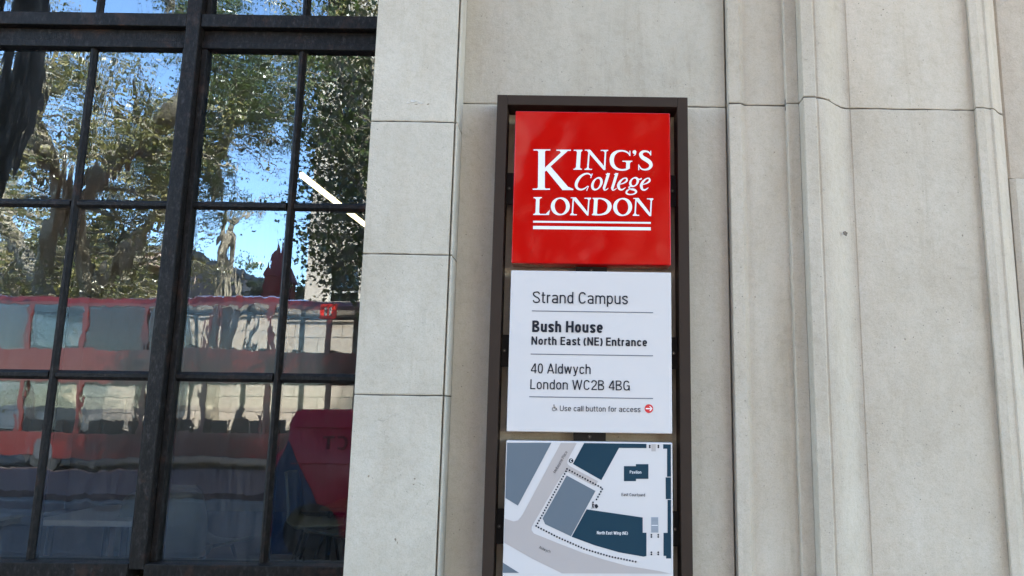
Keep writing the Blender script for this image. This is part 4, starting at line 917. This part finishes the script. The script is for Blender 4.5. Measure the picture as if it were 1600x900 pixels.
# tree 3, nearer, crisp leaves in the fourth column
D3 = 14.5
b0 = rf(640, 600, D3)
lb = [([(b0.x, b0.y, -0.02), (b0.x - 0.1, b0.y, 2.5), (b0.x - 0.3, b0.y, 4.6)], [0.22, 0.18, 0.15])]
top = lb[0][0][2]
for tx, ty, dd in ((560, 360, 0), (520, 330, 1), (545, 200, 0), (500, 210, 1), (530, 90, 0), (575, 60, -1), (500, 30, 1), (560, 260, -1), (520, 420, 0.5), (600, 200, 0)):
    e = rf(tx, ty, D3 + dd); mid = ((top[0] + e.x) / 2 + rng.uniform(-.3, .3), (top[1] + e.y) / 2, (top[2] + e.z) / 2 + 0.3)
    lb.append(([top, mid, T3(e)], [0.09, 0.06, 0.025]))
make_tree('plane_tree', 'dark leafy plane tree mirrored sharply in the right column of panes', lb, LEAF_DARK, 6500, 0.13, gp, blen=1.2, density=1.0, leaf_t0=0.5, hang=0.5)
# tree 0, a close dark trunk leaning in at the upper left
D0 = 10.0
b0 = rf(-190, 640, D0)
lb = [([(b0.x, b0.y, -0.02)] + [T3(rf(x, y, D0)) for x, y in ((-150, 420), (-60, 320), (5, 200), (35, 90), (48, -120))], [0.36, 0.3, 0.29, 0.28, 0.26, 0.2])]
lb.append(limb(D0, [(48, -60), (0, -160), (-60, -260)], 0.14, 0.06))
make_tree('plane_tree', 'close dark leaning tree trunk mirrored at the upper left of the window', lb, LEAF_DARK, 2500, 0.16, gp, blen=1.2, density=0.6, leaf_t0=0.85, barkm=BARK_SHADED)
def dup(root, dx, dy, label):
    c_ = root.copy(); COL.objects.link(c_); c_.location = root.location + Vector((dx, dy, 0)); c_['label'] = label
    for ch in root.children:
        d_ = ch.copy(); COL.objects.link(d_); d_.parent = c_; d_.matrix_parent_inverse = ch.matrix_parent_inverse.copy()
    return c_
pts_ = [o for o in COL.objects if o.name.startswith('plane_tree') and o.type == 'EMPTY']  # unseen copies below are added to break up skylight and panel reflections
dup(pts_[2], 4.9, -1.0, 'small leafy plane tree added out of view on the paved island, nearly facing the white address panel')
dup(pts_[1], 16.0, 1.0, 'thin crowned plane tree added out of view on the opposite pavement, facing the moulded pilaster')
dup(pts_[0], 24.0, 3.0, 'forked plane tree added out of view on the opposite pavement, farthest to the right')
dup(pts_[2], 9.5, -2.0, 'small leafy plane tree added out of view on the paved island, facing the plain stone panel')
dup(pts_[0], 15.5, 7.0, 'forked plane tree added out of view on the traffic island, facing the sign frame')
# trees behind, seen in the gap
def auto_tree(px, dist, h, r, nl, ls, label, mt, z0=3.0, grp='distant trees'):
    b0 = rf(px, 600, dist); lb = [([(b0.x, b0.y, -0.02), (b0.x, b0.y, z0), (b0.x + 0.2, b0.y, h * 0.6)], [0.3, 0.25, 0.15])]
    st_ = lb[0][0][1]
    for i in range(9):
        t = i / 9 * 6.28; e = (b0.x + r * math.cos(t) * rng.uniform(.5, 1), b0.y + r * math.sin(t) * rng.uniform(.5, 1), h * rng.uniform(0.55, 1.0))
        lb.append(([st_, ((st_[0] + e[0]) / 2, (st_[1] + e[1]) / 2, (st_[2] + e[2]) / 2 + .4), e], [0.14, 0.09, 0.04]))
    return make_tree('tree', label, lb, mt, nl, ls, grp, blen=r * 0.55, density=0.7, leaf_t0=0.3)
auto_tree(305, 42, 8.3, 3.6, 9000, 0.28, 'round tree behind the low wall, mirrored beside the mullion', LEAF_DARK)
auto_tree(365, 46, 9.6, 3.6, 9000, 0.28, 'taller tree behind the low wall, middle of the third column of panes', LEAF_DARK)
auto_tree(430, 44, 8.0, 3.2, 8000, 0.28, 'small gold tinged tree behind the low wall, right of the third column of panes', LEAF_GOLD)
auto_tree(-20, 35, 12, 4.5, 9000, 0.2, 'broad gold leaved tree farther back at the left of the window', LEAF_GOLD, grp=gp)
auto_tree(110, 33, 13, 4.2, 9000, 0.2, 'broad olive tree farther back behind the forked plane tree', LEAF_GOLD, grp=gp)

# ------------------------------------------------------------------ across the street: buildings
FRAMEW = simple('pale window joinery', (0.35, 0.34, 0.32), 0.6)
def far_building(name, label, x0, x1, y1, depth, h, mt, nx, floors, cat='building', ww=1.1, wh=1.9, z_first=1.2, hf=3.6, cornice=True):
    o = empty(name, ((x0 + x1) / 2, y1, 0)); tag(o, label, cat)
    # wall with real openings: piers and spandrels
    mb = MB(); pitch = (x1 - x0) / nx; rec = 0.35
    mb.box(x0, x1, y1 - depth, y1 - rec, -0.3, h)
    zs = [z_first + i * hf for i in range(floors)]
    prev = -0.3
    for z in zs: mb.box(x0, x1, y1 - rec, y1, prev, z); prev = z + wh
    mb.box(x0, x1, y1 - rec, y1, prev, h)
    for z in zs:
        for i in range(nx + 1):
            a_ = x0 if i == 0 else x0 + i * pitch - (pitch - ww) / 2; b__ = x1 if i == nx else x0 + i * pitch + (pitch - ww) / 2
            mb.box(a_, b__, y1 - rec, y1, z, z + wh)
    mb.build('wall', mt, o)
    for z in zs:
        for i in range(nx):
            xa_ = x0 + i * pitch + (pitch - ww) / 2; xb_ = xa_ + ww
            f = MB(); t = 0.07
            f.box(xa_, xb_, y1 - 0.25, y1 - 0.18, z, z + t); f.box(xa_, xb_, y1 - 0.25, y1 - 0.18, z + wh - t, z + wh)
            f.box(xa_, xa_ + t, y1 - 0.25, y1 - 0.18, z + t, z + wh - t); f.box(xb_ - t, xb_, y1 - 0.25, y1 - 0.18, z + t, z + wh - t)
            f.box(xa_ + t, xb_ - t, y1 - 0.25, y1 - 0.18, z + wh / 2 - 0.03, z + wh / 2 + 0.03)
            w_ = f.build('window', FRAMEW, o)
            MB().box(xa_ + t, xb_ - t, y1 - 0.235, y1 - 0.225, z + t, z + wh - t).build('pane', BUILD_GLASS, w_)
    c_ = MB()
    for z in zs[1:]: c_.box(x0 - 0.05, x1 + 0.05, y1 + 0.003, y1 + 0.22, z - 0.55, z - 0.3, 0.02)
    c_.box(x0 - 0.1, x1 + 0.1, y1 + 0.003, y1 + 0.6, h - 0.8, h - 0.25, 0.03)
    c_.build('cornice', mt, o)
    MB().box(x0 - 0.1, x1 + 0.1, y1 - depth, y1 + 0.3, h + 0.003, h + 0.35).build('roof', KERB, o)
    return o
DB = 31.0
xr = rf(482, 400, DB).x; yb = rf(482, 400, DB).y
far_building('far_building', 'tall sunlit cream stone building mirrored behind the leaves in the right column of panes', xr, xr + 22, yb, 12, 17.5, FAR_STONE, 7, 4, hf=4.2, wh=2.3, z_first=5.3, ww=1.3)
xl2 = rf(270, 400, 36).x; yb2 = rf(270, 400, 36).y
far_building('far_building', 'low pinkish stone building mirrored at the left behind the forked tree', xl2 - 26, xl2, yb2, 12, 9.0, PINK_STONE, 9, 2, hf=3.8, wh=2.0, z_first=1.3, ww=1.2)
# red gabled turret and pale roof far off in the gap
tu = rf(421, 500, 39)
tg = empty('red_turret', (tu.x, tu.y, 0)); tag(tg, 'distant dark red brick turret with pointed roof mirrored above the low wall', 'tower')
REDB = simple('dark red brick', (0.15, 0.012, 0.012), 0.8, var=0.2)
MB().box(tu.x - 0.65, tu.x + 0.65, tu.y - 1.8, tu.y, -0.3, 8.3, 0.05).build('wall', REDB, tg)
mb = MB(); ax_, ay_, az_ = tu.x, tu.y - 0.9, 10.5
mb.quadlist([(tu.x - 0.75, tu.y + 0.1, 8.303), (tu.x + 0.75, tu.y + 0.1, 8.303), (tu.x + 0.75, tu.y - 1.9, 8.303), (tu.x - 0.75, tu.y - 1.9, 8.303), (ax_, ay_, az_)], [(0, 1, 4), (1, 2, 4), (2, 3, 4), (3, 0, 4), (0, 3, 2, 1)])
mb.build('roof', REDB, tg)
# long low sunlit wall behind the bus
lw0 = rf(-200, 560, 29.5); 
lw = empty('garden_wall', (-10, lw0.y, 0)); tag(lw, 'long low sunlit cream stone wall standing behind the double decker bus', 'wall')
zz = 0.0; LWX0, LWX1 = -32.0, 6.0
bw_, bh_ = 1.9, 0.62
me_sh = None
for r_ in range(8):
    n_ = int((LWX1 - LWX0) / bw_)
    for i in range(n_):
        x_ = LWX0 + i * bw_ + (bw_ / 2 if r_ % 2 else 0)
        if me_sh is None:
            me_sh = MB().box(-bw_ / 2 + 0.012, bw_ / 2 - 0.012, -0.3, 0, 0.012, bh_ - 0.012, 0.02).mesh('stone_block'); me_sh.materials.append(FAR_STONE)
        o = bpy.data.objects.new('stone_block', me_sh); COL.objects.link(o); o.parent = lw; o.location = (x_ - lw.location.x, 0, r_ * bh_)
MB().box(LWX0 - 1, LWX1 + 1, lw0.y - 0.27, lw0.y - 0.03, -0.3, 8 * bh_).build('mortar_joint', MORTAR, lw)
MB().box(LWX0 - 1, LWX1 + 1, lw0.y - 0.4, lw0.y + 0.1, 8 * bh_ + 0.003, 8 * bh_ + 0.22, 0.03).build('coping', FAR_STONE, lw)

# ------------------------------------------------------------------ the bus
BUSRED_SHADED = simple('shade darkened bus red', (0.085, 0.010, 0.008), 0.3, var=0.05, coat=0.6)  # street shade put into the colour: darker than the bus's own red
RUB = simple('tyre rubber', (0.02, 0.02, 0.02), 0.8)
HUB = simple('wheel hub', (0.05, 0.05, 0.055), 0.5, 0.0)
bx_r = rf(553, 560, 19.5).x + 0.9; bx_l = bx_r - 11.2; by = rf(300, 560, 19.5).y
bus = empty('double_decker_bus', ((bx_l + bx_r) / 2, by - 1.25, -0.12)); tag(bus, 'red double decker bus passing on the far side of the street', 'bus')
def bz(py): return rf(300, py, 19.5).z
Zs = [0.22, bz(693), bz(613), bz(563), bz(520), 4.42]
Zs = [0.22, 0.83, 2.14, 3.0, 4.16, 4.42]
sk = MB()
def shell(z0, z1, ins=0.0):
    sk.box(bx_l, bx_r, by - 0.06, by, z0, z1); sk.box(bx_l, bx_r, by - 2.5, by - 2.44, z0, z1)
    sk.box(bx_l, bx_l + 0.06, by - 2.44, by - 0.06, z0, z1); sk.box(bx_r - 0.06, bx_r, by - 2.44, by - 0.06, z0, z1)
shell(Zs[0], Zs[1]); shell(Zs[2], Zs[3]); shell(Zs[4], 4.25)
sk.box(bx_l + 0.06, bx_r - 0.06, by - 2.44, by - 0.06, 0.35, 0.42); sk.box(bx_l + 0.06, bx_r - 0.06, by - 2.44, by - 0.06, 2.3, 2.38)
sk.build('body', BUSRED_SHADED, bus)
MB().prism([(by - 2.5, 4.253), (by - 0.002, 4.253), (by - 0.05, 4.38), (by - 0.3, 4.44), (by - 2.2, 4.44), (by - 2.45, 4.38)], 'x', bx_l, bx_r).build('roof', BUSRED_SHADED, bus)
nwin = 7; pw = (bx_r - bx_l) / nwin
for lo, hi in ((Zs[1], Zs[2]), (Zs[3], Zs[4])):
    for i in range(nwin + 1):
        x_ = bx_l + i * pw; hw = 0.07
        for yy in (by - 0.06, by - 2.5): MB().box(max(bx_l, x_ - hw), min(bx_r, x_ + hw), yy, yy + 0.06, lo + 0.001, hi - 0.001).build('window_pillar', BUSRED_SHADED, bus)
    for i in range(nwin):
        x_ = bx_l + i * pw
        for yy in (by - 0.035, by - 2.47): MB().box(x_ + 0.07, x_ + pw - 0.07, yy, yy + 0.006, lo, hi).build('window', VEH_GLASS, bus)
SEAT = simple('bus seat cloth', (0.24, 0.14, 0.10), 0.9)
for zf in (0.42, 2.38):
    for i in range(9):
        x_ = bx_l + 1.6 + i * 1.0
        for yy in (by - 1.0, by - 2.3): MB().box(x_, x_ + 0.1, yy, yy + 0.85, zf + 0.3, zf + 0.72, 0.03).build('seat', SEAT, bus)
for x_ in (bx_l + 2.3, bx_r - 2.4):
    wv = MB(); wv.tube([(x_, by - 0.02, 0.38), (x_, by - 0.34, 0.38)], 0.5, 24); wo = wv.build('wheel', RUB, bus)
    MB().tube([(x_, by + 0.005, 0.38), (x_, by - 0.018, 0.38)], 0.27, 20).build('rim', HUB, wo)
BLIND = simple('brown window blind', (0.42, 0.17, 0.085), 0.8, var=0.3, scale=8)
for i, fr_ in ((0, 1.0), (2, 1.0), (3, 0.25), (4, 0.3)):
    x_ = bx_l + i * pw
    MB().box(x_ + 0.08, x_ + 0.08 + (pw - 0.16) * fr_, by - 0.075, by - 0.062, Zs[3] + 0.02, Zs[4] - 0.05).build('window_blind', BLIND, bus)
# transport roundel style plate on the upper deck
q0 = rf(514, 487, 19.5); 
PL_R = simple('bright red plate', (0.65, 0.02, 0.01), 0.4)
pq = MB(); pq.box(q0.x - 0.22, q0.x + 0.22, by + 0.002, by + 0.02, 3.92, 4.32, 0.01); plo = pq.build('badge', PL_R, bus)
mb = MB(); 
for dx in (-0.10, 0.02): mb.box(q0.x + dx, q0.x + dx + 0.07, by + 0.021, by + 0.028, 4.0, 4.24)
mb.build('badge_mark', PAINTW, plo)

# ------------------------------------------------------------------ the crimson van
DV = 8.6
CRIM = simple('crimson van paint', (0.42, 0.008, 0.04), 0.4, var=0.05, coat=0.0, spec=0.2)
VBLUE = simple('blue van graphic', (0.012, 0.05, 0.13), 0.3, var=0.05, coat=0.6)
vy = rf(480, 700, DV).y
def vx(px): return rf(px, 640, DV).x
def vz(py): return rf(480, py, DV).z
van = empty('delivery_van', (vx(600), vy - 0.9, -0.12)); tag(van, 'crimson delivery van with blue nose graphic parked at the near kerb', 'van')
xL, xF = vx(455), vx(429); xR = xL + 3.6
ztv = vz(641)
outl = [(xF - 0.05, 0.12), (xR, 0.12), (xR, ztv), (xL + 0.05, ztv), (xL - 0.02, ztv - 0.06), (xL - 0.06, 1.12), (xF - 0.02, 0.98), (xF - 0.06, 0.85)]
bm = bmesh.new(); vs1 = [bm.verts.new((x, vy, z)) for x, z in outl]; f_ = bm.faces.new(vs1)
r_ = bmesh.ops.extrude_face_region(bm, geom=[f_]); 
for v in [g for g in r_['geom'] if isinstance(g, bmesh.types.BMVert)]: v.co.y -= 1.75
bmesh.ops.recalc_face_normals(bm, faces=bm.faces[:]); bmesh.ops.bevel(bm, geom=[e for e in bm.edges], offset=0.035, segments=3, affect='EDGES')
me = bpy.data.meshes.new('body'); bm.to_mesh(me); bm.free(); link('body', me, CRIM, van, True)
g_ = MB(); yv = vy + 0.003
def vg(name, pts, m_, lay=0, parent=van):
    b = MB(); P = [(vx(a), vz(b_)) for a, b_ in pts]; b.prism(P, 'y', vy + 0.001 + lay * 0.003, vy + 0.003 + lay * 0.003); return b.build(name, m_, parent)
vg('side_graphic', [(447, 702), (451, 690), (519, 822), (528, 845), (528, 868), (436, 868), (434, 735)], VBLUE)
for py in (668, 725): 
    MB().box(xL + 0.02, xR - 0.05, vy + 0.0005, vy + 0.008, vz(py) - 0.01, vz(py), 0.003).build('body_crease', CRIM, van)
LETT = simple('dark van lettering', (0.10, 0.006, 0.02), 0.4)
def vrow(u, v): return (rf(220 + u * 0.3556, 640, DV).x, rf(480, 580 + v * 0.3556, DV).z)
def vstroke(quads, name):
    b = MB()
    for q in quads: b.prism([vrow(u, v) for u, v in q], 'y', vy + 0.001, vy + 0.004)
    b.build(name, LETT, van)
vstroke([[(800, 288), (852, 288), (852, 300), (800, 300)], [(820, 300), (833, 300), (833, 348), (820, 348)]], 'letter')
vstroke(stroke([(866, 296, 11), (890, 294, 12), (903, 318, 13), (890, 344, 12), (866, 340, 11)], 3), 'letter')
for x_ in (xL + 0.30, xR - 0.75):
    wo = MB().tube([(x_, vy + 0.006, 0.19), (x_, vy - 0.22, 0.19)], 0.31, 24).build('wheel', RUB, van)
    MB().tube([(x_, vy + 0.016, 0.19), (x_, vy + 0.007, 0.19)], 0.18, 18).build('rim', HUB, wo)
